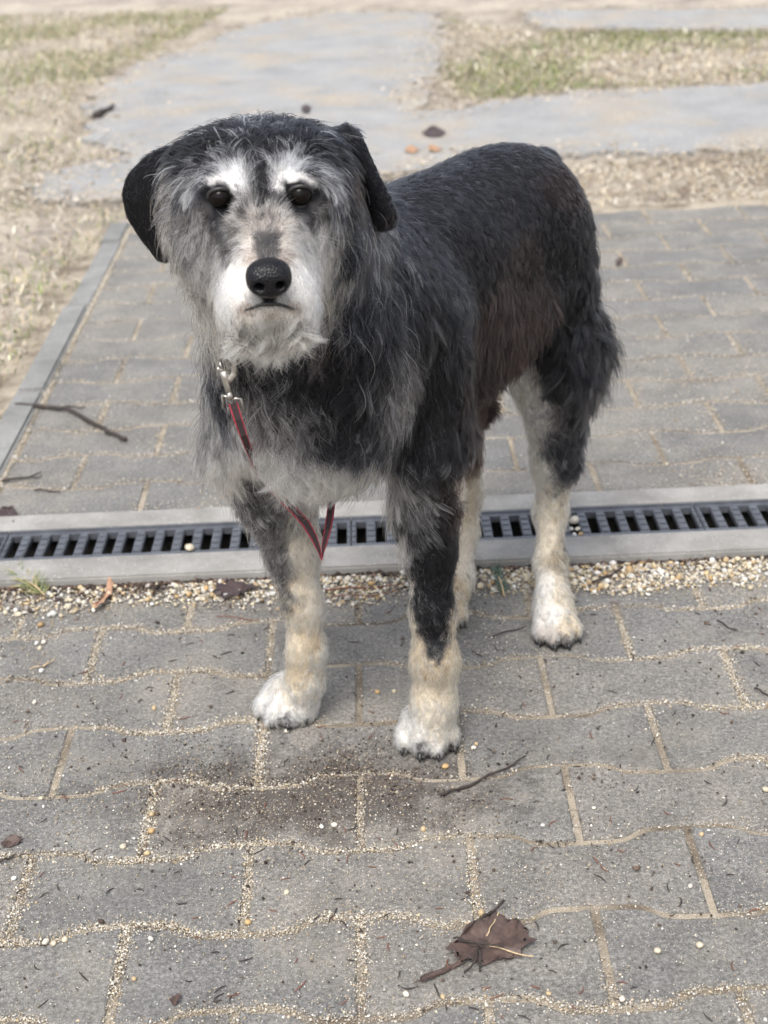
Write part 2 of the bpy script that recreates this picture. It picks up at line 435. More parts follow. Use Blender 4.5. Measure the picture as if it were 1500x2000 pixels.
def blades(name, n, region, hmin, hmax, lay, palette, seed, width=0.0022, dens=None, kind='stuff'):
    """grass as single bent blades; region(p) keeps points, lay is how flat a blade lies (0 upright)"""
    r = np.random.default_rng(seed)
    x0, x1, y0, y1 = region['box']
    P = np.stack([r.uniform(x0, x1, n * 3), r.uniform(y0, y1, n * 3)], 1)
    keep = region['f'](P)
    if dens is not None: keep &= r.random(len(P)) < dens(P)
    P = P[keep][:n]; n = len(P)
    h = r.uniform(hmin, hmax, n); a = r.uniform(0, 2 * np.pi, n); la = np.clip(r.normal(lay, 0.25, n), 0, 1.35)
    d = np.stack([np.cos(a) * np.sin(la), np.sin(a) * np.sin(la), np.cos(la)], 1)
    s = np.stack([-np.sin(a), np.cos(a), np.zeros(n)], 1) * (width * r.uniform(0.6, 1.4, n))[:, None]
    base = np.c_[P, np.full(n, -0.008)]
    mid = base + d * (h * 0.55)[:, None]; d2 = d.copy(); d2[:, 2] -= 0.5; tip = mid + d2 * (h * 0.45)[:, None]
    tip[:, 2] = np.maximum(tip[:, 2], -0.002)
    V = np.stack([base - s, base + s, mid + s * 0.8, mid - s * 0.8, tip], 1).reshape(-1, 3)
    o5 = np.arange(n)[:, None] * 5
    F = np.concatenate([o5 + np.array([0, 1, 2]), o5 + np.array([0, 2, 3]), o5 + np.array([3, 2, 4])])
    cols = np.array(palette)[r.integers(0, len(palette), n)] * r.uniform(0.7, 1.3, n)[:, None]
    o = mesh_obj(name, V, F, M_PLANT); point_color(o.data, np.repeat(cols, 5, 0))
    tag(o, kind=kind); return o
DRY = [(0.40, 0.33, 0.22), (0.48, 0.41, 0.29), (0.34, 0.27, 0.18), (0.55, 0.49, 0.38), (0.22, 0.17, 0.12), (0.60, 0.56, 0.47)]
GRN = [(0.15, 0.19, 0.075), (0.20, 0.22, 0.09), (0.25, 0.25, 0.12), (0.11, 0.14, 0.055)]
def left_lawn(P):
    edge = np.interp(P[:, 1], [1.9, 3.66, 3.9, 4.25, 4.5, 4.8, 5.6, 6.2, 7.2, 9], [-0.655, -0.655, -0.55, -0.98, -0.80, -0.90, -1.06, -0.96, -0.75, -0.6])
    return P[:, 0] < edge + (vnoise(P, 9, 5) - .5) * 0.12
def right_lawn(P):
    lo = np.interp(P[:, 0], [0.2, 0.4, 0.76, 1.4, 3], [5.1, 5.1, 5.24, 5.25, 5.3]); hi = np.interp(P[:, 0], [0.2, 0.75, 1.7, 3.6], [7.4, 6.66, 6.36, 5.85])
    return (P[:, 1] > lo) & (P[:, 1] < hi) & (P[:, 0] > 0.30 + (vnoise(P, 6, 2) - .5) * .3)
LB = dict(box=(-2.6, -0.5, 1.9, 8.0), f=left_lawn); RB = dict(box=(0.15, 2.6, 5.0, 7.4), f=right_lawn)
blades('dry_grass', 26000, LB, 0.02, 0.06, 1.15, DRY, 11, 0.0016, lambda P: 0.35 + 0.65 * fbm(P, 3, 4))
blades('green_grass', 30000, LB, 0.012, 0.035, 0.7, GRN + DRY[:1], 12, 0.0016, lambda P: np.clip((fbm(P, 2.6, 9) - 0.34) * 3.5, 0.05, 1) * np.where(P[:, 1] > 4.9, 1, .6))
blades('dry_grass', 13000, RB, 0.02, 0.05, 1.2, DRY, 13, 0.0022, lambda P: 0.4 + 0.6 * fbm(P, 3, 14))
blades('green_grass', 14000, RB, 0.015, 0.04, 0.8, GRN, 14, 0.0022, lambda P: np.clip((fbm(P, 2.0, 22) + 0.15 * (P[:, 0] - .9) - 0.40) * 4.0, 0.01, 1))
# leaf mould and straw on the bare strip between driveway and path
STRIPR = dict(box=(-0.6, 2.0, 3.64, 4.35), f=lambda P: (P[:, 1] > 3.66) & (P[:, 1] < 4.17 + (vnoise(P, 8, 3) - .5) * .15))
blades('straw', 15000, STRIPR, 0.008, 0.032, 1.3, DRY + [(0.16, 0.10, 0.06), (0.2, 0.15, 0.1), (0.45, 0.40, 0.32)], 15, 0.0016, lambda P: 0.25 + 0.75 * fbm(P, 5, 24))

# ------------------------------------------------------------------ sand grains, gravel
OCT_V = np.array([(1, 0, 0), (-1, 0, 0), (0, 1, 0), (0, -1, 0), (0, 0, 1), (0, 0, -1)], float)
OCT_F = np.array([(0, 2, 4), (2, 1, 4), (1, 3, 4), (3, 0, 4), (2, 0, 5), (1, 2, 5), (3, 1, 5), (0, 3, 5)])
def ico(sub):
    bm = bmesh.new(); bmesh.ops.create_icosphere(bm, subdivisions=sub, radius=1)
    V = np.array([v.co[:] for v in bm.verts]); F = np.array([[v.index for v in f.verts] for f in bm.faces]); bm.free(); return V, F
ICO_V, ICO_F = ico(2)
ICO1_V, ICO1_F = ico(1)
def scatter(name, P, size, cols, base, mat, r, flatness=(0.6, 1.0), smooth=False, sink=0.3, lump=0.0, kind='stuff', parent=None):
    BV, BF = base; n = len(P); nv = len(BV)
    sc = np.stack([size * r.uniform(0.8, 1.3, n), size * r.uniform(0.65, 1.0, n), size * r.uniform(*flatness, n)], 1)
    V = BV[None] * sc[:, None]
    if lump: V = V * (1 + lump * r.normal(0, 1, (n, nv, 1)))
    a = r.uniform(0, 2 * np.pi, n); b = r.normal(0, 0.35, n)
    ca, sa, cb, sb = np.cos(a), np.sin(a), np.cos(b), np.sin(b)
    x, y, z = V[..., 0], V[..., 1], V[..., 2]
    y, z = y * cb[:, None] - z * sb[:, None], y * sb[:, None] + z * cb[:, None]
    x, y = x * ca[:, None] - y * sa[:, None], x * sa[:, None] + y * ca[:, None]
    V = np.stack([x, y, z], -1) + P[:, None]
    V[..., 2] += (sc[:, 2] * (1 - sink))[:, None]
    F = (BF[None] + (np.arange(n) * nv)[:, None, None]).reshape(-1, 3)
    o = mesh_obj(name, V.reshape(-1, 3), F, mat, parent, smooth); point_color(o.data, np.repeat(cols, nv, 0)); tag(o, kind=kind)
    return o
SANDC = np.array([(0.42, 0.36, 0.27), (0.48, 0.43, 0.34), (0.37, 0.30, 0.20), (0.54, 0.51, 0.45), (0.30, 0.23, 0.14), (0.21, 0.19, 0.16), (0.45, 0.39, 0.29), (0.34, 0.30, 0.25)]) * np.array([1.13, 1.16, 1.22])
def pick(palette, n, r, p=None):
    return palette[r.choice(len(palette), n, p=p)] * r.uniform(0.75, 1.2, n)[:, None]
def joint_points(fd, rows, x_lo, x_hi, n, r, spread):
    pts = []
    k = r.choice(np.array(list(rows)), n); off = fd['jx'] + np.where(k % 2 != 0, fd['cw'] / 2, 0.0); yc = fd['y0'] - fd['rd'] * k
    kind = r.random(n) < 0.66
    x = r.uniform(x_lo, x_hi, n)
    u = np.cos(2 * np.pi * (x - off) / fd['cw']); y = yc + fd['rd'] / 2 + 0.008 * np.tanh(3.4 * u) / np.tanh(3.4)
    xv = off + fd['cw'] * np.round((x - off) / fd['cw']); yv = yc + r.uniform(-.5, .5, n) * fd['rd']
    P = np.where(kind[:, None], np.stack([x, y], 1), np.stack([xv, yv], 1))
    return P + r.standard_t(3, (n, 2)) * spread
r1 = np.random.default_rng(21)
# joints of the near courses
P = joint_points(FR, range(-1, 7), -0.55, 0.55, 150000, r1, 0.0040)
P = P[(r1.random(len(P)) < np.clip(0.08 + 2.2 * (fbm(P, 4.5, 31) - 0.33), 0.04, 1)) & (P[:, 1] < STRIP_F - .01)]
sz = np.clip(r1.lognormal(math.log(0.00066), 0.42, len(P)), 0.0003, 0.0022)
scatter('sand', np.c_[P, np.full(len(P), -0.0006)], sz, pick(SANDC, len(P), r1), (OCT_V, OCT_F), M_TINT, r1)
# loose sand over the near stones, in drifts
n = 90000
P = np.stack([r1.uniform(-0.6, 0.6, n), r1.uniform(0.85, 1.74, n)], 1)
d = np.clip((fbm(P, 5, 41) - 0.47) * 3.4, 0.035, 1); d += 1.0 * np.exp(-(((P[:, 0] + .12) / .16) ** 2 + ((P[:, 1] - 1.245) / .05) ** 2)); d += np.clip((P[:, 1] - 1.62) / .1, 0, 1)
P = P[r1.random(n) < d]; sz = np.clip(r1.lognormal(math.log(0.00050), 0.45, len(P)), 0.00025, 0.0019)
scatter('sand', np.c_[P, np.full(len(P), 0.0004)], sz, pick(SANDC, len(P), r1), (OCT_V, OCT_F), M_TINT, r1)
# joints and drifts of the driveway behind the drain
P = joint_points(BK, [-m for m in range(-1, 14)], -0.6, 1.1, 70000, r1, 0.0055)
P = P[(r1.random(len(P)) < np.clip(0.1 + 2.0 * (fbm(P, 3, 51) - 0.3), 0.04, 1)) & (P[:, 1] > STRIP_B + .004) & (P[:, 0] > -0.6)]
n = 44000; Q = np.stack([r1.uniform(-0.6, 1.1, n), STRIP_B + 0.004 + r1.exponential(0.35, n)], 1)
Q = Q[(r1.random(n) < np.clip((fbm(Q, 4, 61) - 0.45) * 2.5, 0.02, 1)) & (Q[:, 1] < 3.66)]
Q2 = np.stack([-0.600 + r1.normal(0, .0035, 9000), r1.uniform(STRIP_B + .01, 3.64, 9000)], 1)
P = np.r_[P, Q, Q2[r1.random(9000) < np.clip(fbm(Q2, 4, 66) * 2.4 - .5, .1, 1)]]; sz = np.clip(r1.lognormal(math.log(0.0009), 0.4, len(P)), 0.0004, 0.0025)
scatter('sand', np.c_[P, np.full(len(P), 0.0002)], sz, pick(SANDC, len(P), r1), (OCT_V, OCT_F), M_TINT, r1)

# gravel band between the near stones and the drain
GRAV = np.array([(0.62, 0.54, 0.40), (0.70, 0.64, 0.54), (0.74, 0.72, 0.67), (0.56, 0.42, 0.24), (0.50, 0.33, 0.15), (0.40, 0.36, 0.32), (0.26, 0.23, 0.21), (0.66, 0.57, 0.40)]) * 0.72
n = 40000
P = np.stack([r1.uniform(-0.75, 0.8, n), r1.uniform(1.60, STRIP_F - 0.010, n)], 1)
edge = np.where(P[:, 0] > 0.12, 1.672, 1.672) + (fbm(P, 9, 71) - .5) * 0.07
dn = np.clip((P[:, 1] - edge) / 0.035, 0, 1) * np.clip(0.35 + 2.2 * (fbm(P, 7, 72) - 0.38), 0.08, 1)
P = P[r1.random(n) < dn]; n = len(P)
big = r1.random(n) < 0.12
sz = np.where(big, np.clip(r1.lognormal(math.log(0.0030), 0.28, n), 0.002, 0.0058), np.clip(r1.lognormal(math.log(0.00115), 0.45, n), 0.0005, 0.0026))
hz = np.clip((P[:, 1] - 1.66) / 0.1, 0, 1) * 0.004 * r1.random(n)
scatter('gravel', np.c_[P, hz], sz, pick(GRAV, n, r1, [.2, .19, .16, .12, .06, .08, .04, .15]), (ICO1_V, ICO1_F), M_STONE, r1, (0.6, 0.95), True, 0.25, 0.06)
n = 9000; Q = np.stack([r1.uniform(-0.75, 0.8, n), STRIP_F - 0.002 - r1.exponential(0.018, n)], 1)
Q = Q[(r1.random(n) < np.clip(1.6 - 3.2 * fbm(Q, 7, 72) + 2 * (Q[:, 1] > STRIP_F - .012), 0.1, 1)) & (Q[:, 1] > 1.64)]; n = len(Q)  # dark soil crumbs, packed against the concrete edge to draw its shadow line too
scatter('soil_crumbs', np.c_[Q, np.full(n, 0.0015)], np.clip(r1.lognormal(math.log(0.0016), 0.5, n), 0.0006, 0.005), pick(np.array([(0.05, 0.034, 0.028), (0.09, 0.06, 0.045), (0.16, 0.11, 0.08), (0.03, 0.022, 0.018)]), n, r1), (OCT_V, OCT_F), M_TINT, r1, (0.3, 0.8))
# dark crumbs of soil and bark in the gravel and along the joints
n = 3800
P = np.stack([r1.uniform(-0.7, 0.8, n), np.where(r1.random(n) < 0.55, STRIP_F - 0.002 - r1.exponential(0.02, n), r1.uniform(0.9, 1.74, n))], 1)
sz = np.clip(r1.lognormal(math.log(0.0011), 0.45, n), 0.0005, 0.004)
scatter('soil_crumbs', np.c_[P, np.full(n, 0.0006)], sz, pick(np.array([(0.03, 0.022, 0.018), (0.06, 0.04, 0.03), (0.10, 0.07, 0.05)]), n, r1), (OCT_V, OCT_F), M_TINT, r1)

n = 16000
P = np.c_[-0.085 + r1.normal(0, .13, n), 1.275 + r1.normal(0, .05, n)]
P = P[r1.random(n) < np.clip((fbm(P, 14, 91) - .35) * 3, .05, 1)]; n = len(P)
scatter('soil_crumbs', np.c_[P, np.full(n, 0.0003)], np.clip(r1.lognormal(math.log(0.0007), 0.45, n), 0.0003, 0.0025), pick(np.array([(0.05, 0.036, 0.03), (0.09, 0.065, 0.05), (0.15, 0.115, 0.09), (0.03, 0.022, 0.02), (0.30, 0.25, 0.18)]), n, r1), (OCT_V, OCT_F), M_TINT, r1)
EDGE = []
for poly in (PATH1, PATH2):
    for i in range(len(poly)):
        a, b = np.array(poly[i]), np.array(poly[(i + 1) % len(poly)]); m = int(np.linalg.norm(b - a) * 2600); u_ = r1.random((m, 1))
        EDGE.append(a + (b - a) * u_ + r1.standard_t(3, (m, 2)) * np.array([.055, .055]))
EDGE = np.concatenate(EDGE); EDGE = EDGE[(EDGE[:, 1] > 3.72) & (np.abs(EDGE[:, 0]) < 2.3) & (r1.random(len(EDGE)) < np.clip(fbm(EDGE, 3, 95) * 1.6 - .2, .1, 1))]; n = len(EDGE)
scatter('sand', np.c_[EDGE, np.full(n, 0.003)], np.clip(r1.lognormal(math.log(0.0042), 0.5, n), 0.0015, 0.014), pick(np.array([(0.42, 0.36, 0.28), (0.50, 0.44, 0.35), (0.34, 0.28, 0.22), (0.30, 0.26, 0.20), (0.48, 0.43, 0.36)]), n, r1), (OCT_V, OCT_F), M_TINT, r1, (0.12, 0.3))
# ------------------------------------------------------------------ twigs, leaves, needles and pebbles lying about
def twig(pts, r0, r1, label, z=0.003, forks=(), mat=None, seed=0):
    r = random.Random(seed); c = gz(*pts[len(pts) // 2]); o = empty('twig', (c[0], c[1], 0)); tag(o, label, 'twig')
    def tube(pp, a, b, nm):
        P = [gz(*q) for q in pp]; Q = []
        for i in range(len(P) - 1):
            for k in range(4): Q.append(P[i] + (P[i + 1] - P[i]) * k / 4 + np.array([r.gauss(0, a * .35), r.gauss(0, a * .35), 0]))
        Q.append(P[-1]); n = len(Q)
        Q = [q - c + np.array([0, 0, z + a * .5 + 0.0012 * math.sin(i * .9)]) for i, q in enumerate(Q)]
        V, F = sweep(Q, [(a + (b - a) * i / (n - 1)) * r.uniform(.8, 1.2) for i in range(n)], 7)
        mesh_obj(nm, V, F, mat or M_BARK, o, True)
    tube(pts, r0, r1, 'stem')
    for f in forks: tube(f[0], f[1], f[2], 'side_shoot')
    return o
M_REDTWIG = mat_plain('red_brown_stalk', (0.13, 0.055, 0.035), 0.7, var=0.4, scale=200)
M_PALE = mat_plain('pale_stalk', (0.36, 0.27, 0.16), 0.7, var=0.35, scale=200)
twig([(858, 1560), (905, 1543), (955, 1522), (995, 1502), (1026, 1484)], .0019, .0009, 'thin dark twig lying on the pavers in front of the cream foreleg', seed=1)
twig([(28, 797), (80, 799), (128, 803), (180, 829), (215, 850), (247, 863)], .0036, .0034, 'long bent dark stick lying across the left kerb', z=0.004, forks=[([(120, 801), (150, 800), (168, 801)], .002, .0008), ([(190, 834), (176, 833), (165, 828)], .0012, .0006)], seed=2)
twig([(4, 945), (45, 938), (82, 927)], .0024, .0010, 'small forked dark twig on the pavers just behind the drain', forks=[([(50, 938), (70, 937), (84, 933)], .0014, .0007)], seed=3)
twig([(68, 962), (92, 961), (118, 966)], .0015, .0008, 'short dark twig lying beside the forked twig behind the drain', seed=4)
twig([(1158, 1147), (1190, 1134), (1216, 1119)], .0022, .0014, 'dark twig lying in the gravel beside the hind paw', z=0.007, seed=5)
twig([(424, 1209), (465, 1210), (507, 1218)], .0009, .0006, 'thin brown stalk at the gravel edge behind the pale far foreleg', seed=6, mat=M_REDTWIG)
twig([(634, 1162), (700, 1156), (794, 1150)], .0013, .0008, 'long red-brown stalk lying in the gravel between the forelegs', z=0.006, seed=7, mat=M_REDTWIG)
twig([(650, 1172), (720, 1170), (780, 1160)], .0010, .0006, 'thinner red-brown stalk beneath the long one between the forelegs', z=0.005, seed=17, mat=M_REDTWIG)
twig([(1400, 1217), (1420, 1228), (1440, 1237)], .0011, .0008, 'short dark twig on the pavers near the gravel to the right of the hind paw', seed=8)
twig([(963, 1248), (995, 1236), (1028, 1229)], .0012, .0006, 'thin dark twig on the pavers just beside the hind paw', seed=9)
twig([(1474, 1349), (1490, 1357), (1512, 1368)], .0013, .0009, 'short dark twig on the pavers at the right border of the picture', seed=10)
twig([(190, 234), (205, 224), (222, 214)], .012, .006, 'dark twig lying far back on the blue-grey path', z=0.008, seed=11)
twig([(0, 1690), (16, 1682), (32, 1675)], .0015, .0008, 'stubby dark twig on the near pavers at the left border of the picture', seed=12)
twig([(1055, 1190), (1080, 1186), (1130, 1180)], .001, .0006, 'thin dark stalk along the gravel edge behind the hind leg', seed=13)
twig([(85, 1307), (100, 1298), (106, 1292)], .0012, .0005, 'pale dry stalk with side shoots lying on the pavers on the left', forks=[([(60, 1312), (85, 1305), (95, 1297)], .001, .0005)], seed=14, mat=M_PALE)

def mat_leaf(name, a, b):
    t = NT(name); p = t.coord(); t.color(t.ramp(t.noise(p, 90, 5, .7), [(.3, a), (.7, b)])); t.rough(.6); t.bump(t.noise(p, 200, 4), .5, .002); return t.m
M_LEAF = mat_leaf('brown_leaf', (0.032, 0.020, 0.017), (0.095, 0.060, 0.048))
M_LEAFD = mat_leaf('dark_leaf', (0.022, 0.014, 0.014), (0.06, 0.035, 0.033))
M_LEAFT = mat_leaf('tan_leaf', (0.28, 0.15, 0.09), (0.44, 0.28, 0.18))
M_LEAFO = mat_leaf('orange_leaf', (0.25, 0.14, 0.075), (0.36, 0.22, 0.13))
def leaf(outline, mat, label, h=0.004, curl=0.006, seed=0, stalk=None, z0=0.0012, veins=True):
    """a crumpled blade filled from its middle outwards, with thickness, plus midrib and stalk"""
    r = random.Random(seed); P = [gz(*q) for q in outline]; c = sum(P) / len(P); n = len(P)
    o = empty('dead_leaf', (c[0], c[1], 0)); tag(o, label, 'leaf')
    fine = []
    for i in range(n):
        for k in range(3): fine.append(P[i] + (P[(i + 1) % n] - P[i]) * k / 3)
    m = len(fine); V, F = [], []
    rings = [0.0, .3, .6, .85, 1.0]
    for s_ in (1, -1):
        for ri, f in enumerate(rings):
            for i, q in enumerate(fine):
                d = (q - c) * f; jit = 1 + (r.gauss(0, .15) if f == 1 and s_ > 0 else 0)
                zz = z0 + h * (0.35 + 0.3 * math.sin(i * 6.28 / m * 3 + f * 4 + seed) + 0.25 * math.sin(i * 6.28 / m * 7 + f * 9)) * (f if f < .9 else .75) + curl * max(0, math.sin(i * 6.28 / m + seed)) * f * f
                V.append((d[0] * jit, d[1] * jit, max(zz, z0) + (0.0003 if s_ > 0 else -0.0003)))
        b = 0 if s_ > 0 else len(rings) * m
        for ri in range(len(rings) - 1):
            for i in range(m):
                q = (b + ri * m + i, b + ri * m + (i + 1) % m, b + (ri + 1) * m + (i + 1) % m, b + (ri + 1) * m + i); F.append(q if s_ < 0 else q[::-1])
    e = (len(rings) - 1) * m; b = len(rings) * m
    for i in range(m): F.append((e + i, e + (i + 1) % m, b + e + (i + 1) % m, b + e + i))
    mesh_obj('leaf_blade', V, F, mat, o, True)
    if stalk:
        Q = [gz(*q) - c + np.array([0, 0, z0 + h * .8]) for q in stalk]; Vv, Fv = sweep(Q, np.linspace(.0012, .0006, len(Q)), 6); mesh_obj('leaf_stalk', Vv, Fv, M_BARK, o, True)
    return o
leaf([(884, 1866), (905, 1837), (938, 1814), (972, 1797), (1008, 1797), (1028, 1828), (1026, 1858), (1002, 1872), (960, 1884), (925, 1888), (900, 1882)], M_LEAF, 'large crumpled brown leaf lying on the near pavers', .013, .007, 1, stalk=[(895, 1855), (940, 1862), (985, 1868)])
leaf([(814, 1926), (830, 1910), (870, 1890), (900, 1877), (908, 1884), (880, 1897), (845, 1917), (830, 1924)], M_LEAF, 'narrow rolled brown leaf fragment poking out beside the large crumpled leaf', .004, .003, 2)
leaf([(182, 1195), (200, 1180), (212, 1158), (214, 1130), (222, 1150), (220, 1172), (205, 1190), (190, 1198)], M_LEAFT, 'narrow tan leaf standing in the gravel at the front of the drain', .007, .004, 3, z0=.006)
leaf([(416, 1168), (425, 1150), (445, 1143), (470, 1146), (490, 1150), (498, 1160), (470, 1172), (440, 1175)], M_LEAFD, 'wet dark brown leaf lying in the gravel beside the far foreleg', .008, .003, 4, z0=.005)
leaf([(-4, 1000), (10, 990), (26, 998), (36, 1016), (28, 1030), (10, 1026), (-2, 1016)], M_LEAFD, 'dark shrivelled leaf at the left end of the drain behind its concrete edge', .008, .004, 5)
leaf([(825, 262), (840, 254), (858, 256), (870, 264), (855, 272), (836, 272)], M_LEAFD, 'dark wet leaf far back on the pale sand of the path', .008, .004, 6, z0=.006)
leaf([(790, 297), (805, 291), (818, 295), (812, 303), (798, 304)], M_LEAFO, 'orange leaf on the bare ground behind the back of the dog, nearer the head', .008, .004, 7, z0=.006)
leaf([(836, 294), (850, 290), (862, 295), (856, 301), (842, 301)], M_LEAFO, 'orange leaf on the bare ground behind the back of the dog, nearer the rump', .008, .004, 8, z0=.006)
leaf([(588, 216), (598, 209), (608, 214), (604, 224), (592, 225)], M_LEAFD, 'dark reddish leaf on the path just above the crown of the head', .008, .004, 9, z0=.006)
leaf([(1202, 512), (1209, 503), (1217, 508), (1213, 518), (1205, 521)], M_LEAF, 'little brown leaf lying on the driveway behind the thigh', .006, .003, 10)
leaf([(332, 1958), (342, 1946), (354, 1948), (352, 1960), (340, 1966)], M_LEAF, 'little brown leaf scrap on the pavers near the lower border', .004, .003, 11)
leaf([(2, 1650), (16, 1640), (40, 1640), (44, 1650), (26, 1656), (10, 1657)], M_LEAF, 'small curled brown leaf at the left border of the near pavers', .006, .003, 12)
twig([(934, 1811), (958, 1793), (984, 1771)], .0014, .0016, 'dark twig lying on the upper tip of the large crumpled leaf', z=.006, seed=21)
twig([(950, 1842), (962, 1818), (975, 1795)], .0008, .0006, 'thin pale stalk lying on the large crumpled leaf pointing away', z=.008, seed=22, mat=M_PALE)
twig([(955, 1858), (995, 1868), (1042, 1880)], .0009, .0006, 'pale straw sticking out of the large crumpled leaf across the pavers', z=.006, seed=23, mat=M_PALE)
twig([(886, 1845), (915, 1856), (945, 1865)], .0009, .0007, 'dark bristly stalk lying across the large crumpled leaf', z=.008, forks=[([(935, 1862), (928, 1890), (908, 1914)], .0010, .0012), ([(938, 1865), (938, 1890), (938, 1912)], .0009, .0014)], seed=24)

# fir sprig and grass tuft growing at the drain edge
def sprig(name, cat, label, base, tip, n, ln, cols, rad, spread, mat=M_NEEDLE, up=0.4, seed=0):
    r = random.Random(seed); a, b = gz(*base), gz(*tip); o = empty(name, (a[0], a[1], 0)); tag(o, label, cat)
    d = b - a; Q = [d * k / 5 + np.array([0, 0, .006 + .004 * math.sin(k)]) for k in range(6)]
    V, F = sweep(Q, [.0012] * 5 + [.0006], 6); mesh_obj('stem', V, F, M_PALE, o, True)
    parts, cs = [], []
    dn = d / np.linalg.norm(d); sd_ = np.array([-dn[1], dn[0], 0])
    for i in range(n):
        k = r.random(); p = d * k + np.array([0, 0, .006]); w = dn * r.uniform(.2, .9) + sd_ * r.choice((-1, 1)) * r.uniform(.3, 1) * spread + np.array([0, 0, r.uniform(-.1, up)])
        w /= np.linalg.norm(w); l = ln * r.uniform(.6, 1.2)
        v, f = sweep([p, p + w * l * .5 + np.array([0, 0, .0006]), p + w * l], [rad, rad, rad * .3], 5); parts.append((v, f)); cs += [np.array(r.choice(cols)) * r.uniform(.7, 1.2)] * len(v)
    V, F = join(parts); q = mesh_obj('needles', V, F, mat, o, True); point_color(q.data, np.array(cs)); q['kind'] = 'stuff'
    return o
sprig('fir_sprig', 'sprig', 'blue-green fir sprig lying in the gravel between near foreleg and hind leg', (985, 1172), (968, 1116), 70, .013, [(0.10, 0.15, 0.12), (0.13, 0.18, 0.15), (0.07, 0.11, 0.08)], .0006, .9, seed=1)
sprig('grass_tuft', 'grass tuft', 'small green grass tuft growing at the front of the drain on the left', (88, 1170), (34, 1128), 95, .026, [(0.13, 0.18, 0.06), (0.22, 0.24, 0.10), (0.36, 0.32, 0.16)], .0006, 1.1, up=.8, seed=2)

# labels for small litter: colour, kind, and where it lies from a thing one can find
LAND = [((-0.118, 1.40), 'the front paw below the leash loop'), ((0.038, 1.33), 'the front paw of the black-striped foreleg'), ((0.205, 1.545), 'the visible hind paw'), ((0.065, 1.045), 'the large crumpled leaf'),
        ((-0.32, 1.21), 'the small curled leaf'), ((0.095, 1.295), 'the thin twig before the dog'), ((-0.165, 0.985), 'the little leaf scrap'), ((0.37, 1.43), 'the short twig on the stones'),
        ((-0.365, 1.74), 'the tan leaf in the gravel'), ((0.155, 1.73), 'the fir sprig'), ((-0.42, 1.52), 'the pale dry stalk'), ((0.33, 1.62), 'the dark twig by the gravel')]
SEEN_AT = {}
def place_label(what, p):
    d, k = min((math.hypot(p[0] - a[0], p[1] - a[1]), i) for i, (a, _) in enumerate(LAND))
    dx, dy = p[0] - LAND[k][0][0], p[1] - LAND[k][0][1]
    side = ('in front of' if dy < 0 else 'behind') if abs(dy) > abs(dx) else ('left of' if dx < 0 else 'right of')
    SEEN_AT.setdefault((what, k, side), []).append((d, p[2]))
    return
ORD = ['nearest', 'second nearest', 'third nearest', 'fourth nearest', 'fifth nearest', 'sixth nearest', 'seventh nearest', 'eighth nearest', 'ninth nearest', 'tenth nearest', 'eleventh nearest', 'twelfth nearest', 'thirteenth nearest', 'fourteenth nearest', 'fifteenth nearest', 'sixteenth nearest']
def write_labels():
    for (what, k, side), v in SEEN_AT.items():
        v.sort(key=lambda q: q[0])
        for i, (d, o) in enumerate(v):
            o['label'] = ('%s %s %s' % (what, side, LAND[k][1])) if len(v) == 1 else ('%s %s %s, %s' % (what, side, LAND[k][1], ORD[min(i, 15)]))
# needle fragments
NEED = []
for v in range(8):
    r = random.Random(100 + v); l = r.uniform(.006, .013); b = r.uniform(-.5, .5)
    Q = [np.array([l * (k / 4 - .5), b * l * ((k / 4 - .5) ** 2) * 1.6, .0011 + .0006 * math.sin(k + v)]) for k in range(5)]
    V, F = sweep(Q, [.0004, .0006, .0007, .0006, .0003], 5)
    for kind, mt in ((0, M_BARK), (1, M_REDTWIG)):
        me = bpy.data.meshes.new('needle'); me.from_pydata([tuple(x) for x in V], [], F); me.materials.append(mt)
        for pl in me.polygons: pl.use_smooth = True
        NEED.append((kind, me))
rn = random.Random(31)
for i in range(235):
    kind = 0 if rn.random() < .66 else 1
    x = rn.uniform(-20, 1520); y = rn.uniform(1235, 1995) if rn.random() < .8 else rn.uniform(1150, 1300)
    p = gz(x, y); me = rn.choice([m for k, m in NEED if k == kind])
    o = bpy.data.objects.new('needle', me); C.objects.link(o); o.location = (p[0], p[1], 0.0004 + (0.006 if p[1] > 1.69 else 0)); o.rotation_euler = (0, rn.gauss(0, .04), rn.uniform(0, 6.28))
    s_ = rn.uniform(.7, 1.3); o.scale = (s_, s_, 1)
    tag(o, None, 'needle', ('dark needle fragments on the paving', 'rust-brown needle fragments on the paving')[kind])
    place_label(('short dark needle', 'short rust-brown needle')[kind], (p[0], p[1], o))

# loose pebbles on the stones
PEB = []
for v in range(6):
    r = np.random.default_rng(200 + v); V = ICO_V * (1 + .06 * r.normal(0, 1, (len(ICO_V), 1))) * np.array([1, r.uniform(.7, .95), r.uniform(.55, .8)])
    t = NT('pebble_stone'); p = t.coord(); c = GRAV[[0, 1, 2, 3, 7, 4][v]]
    t.color(t.ramp(t.noise(p, 250, 3), [(.3, tuple(c * .75)), (.7, tuple(np.minimum(c * 1.1, .9)))])); t.rough(.5)
    me = bpy.data.meshes.new('pebble'); me.from_pydata([tuple(x) for x in V], [], [tuple(int(z) for z in f) for f in ICO_F]); me.materials.append(t.m)
    for pl in me.polygons: pl.use_smooth = True
    PEB.append(me)
def pebble(x, y, rad, v, label='small pale pebble lying loose on the stones', group='loose pebbles on the stones', z=0.0):
    p = gz(x, y, z); o = bpy.data.objects.new('pebble', PEB[v]); C.objects.link(o); o.location = (p[0], p[1], z + rad * .6)
    o.scale = (rad,) * 3; o.rotation_euler = (rn.gauss(0, .2), rn.gauss(0, .2), rn.uniform(0, 6.28)); tag(o, label, 'pebble', group)
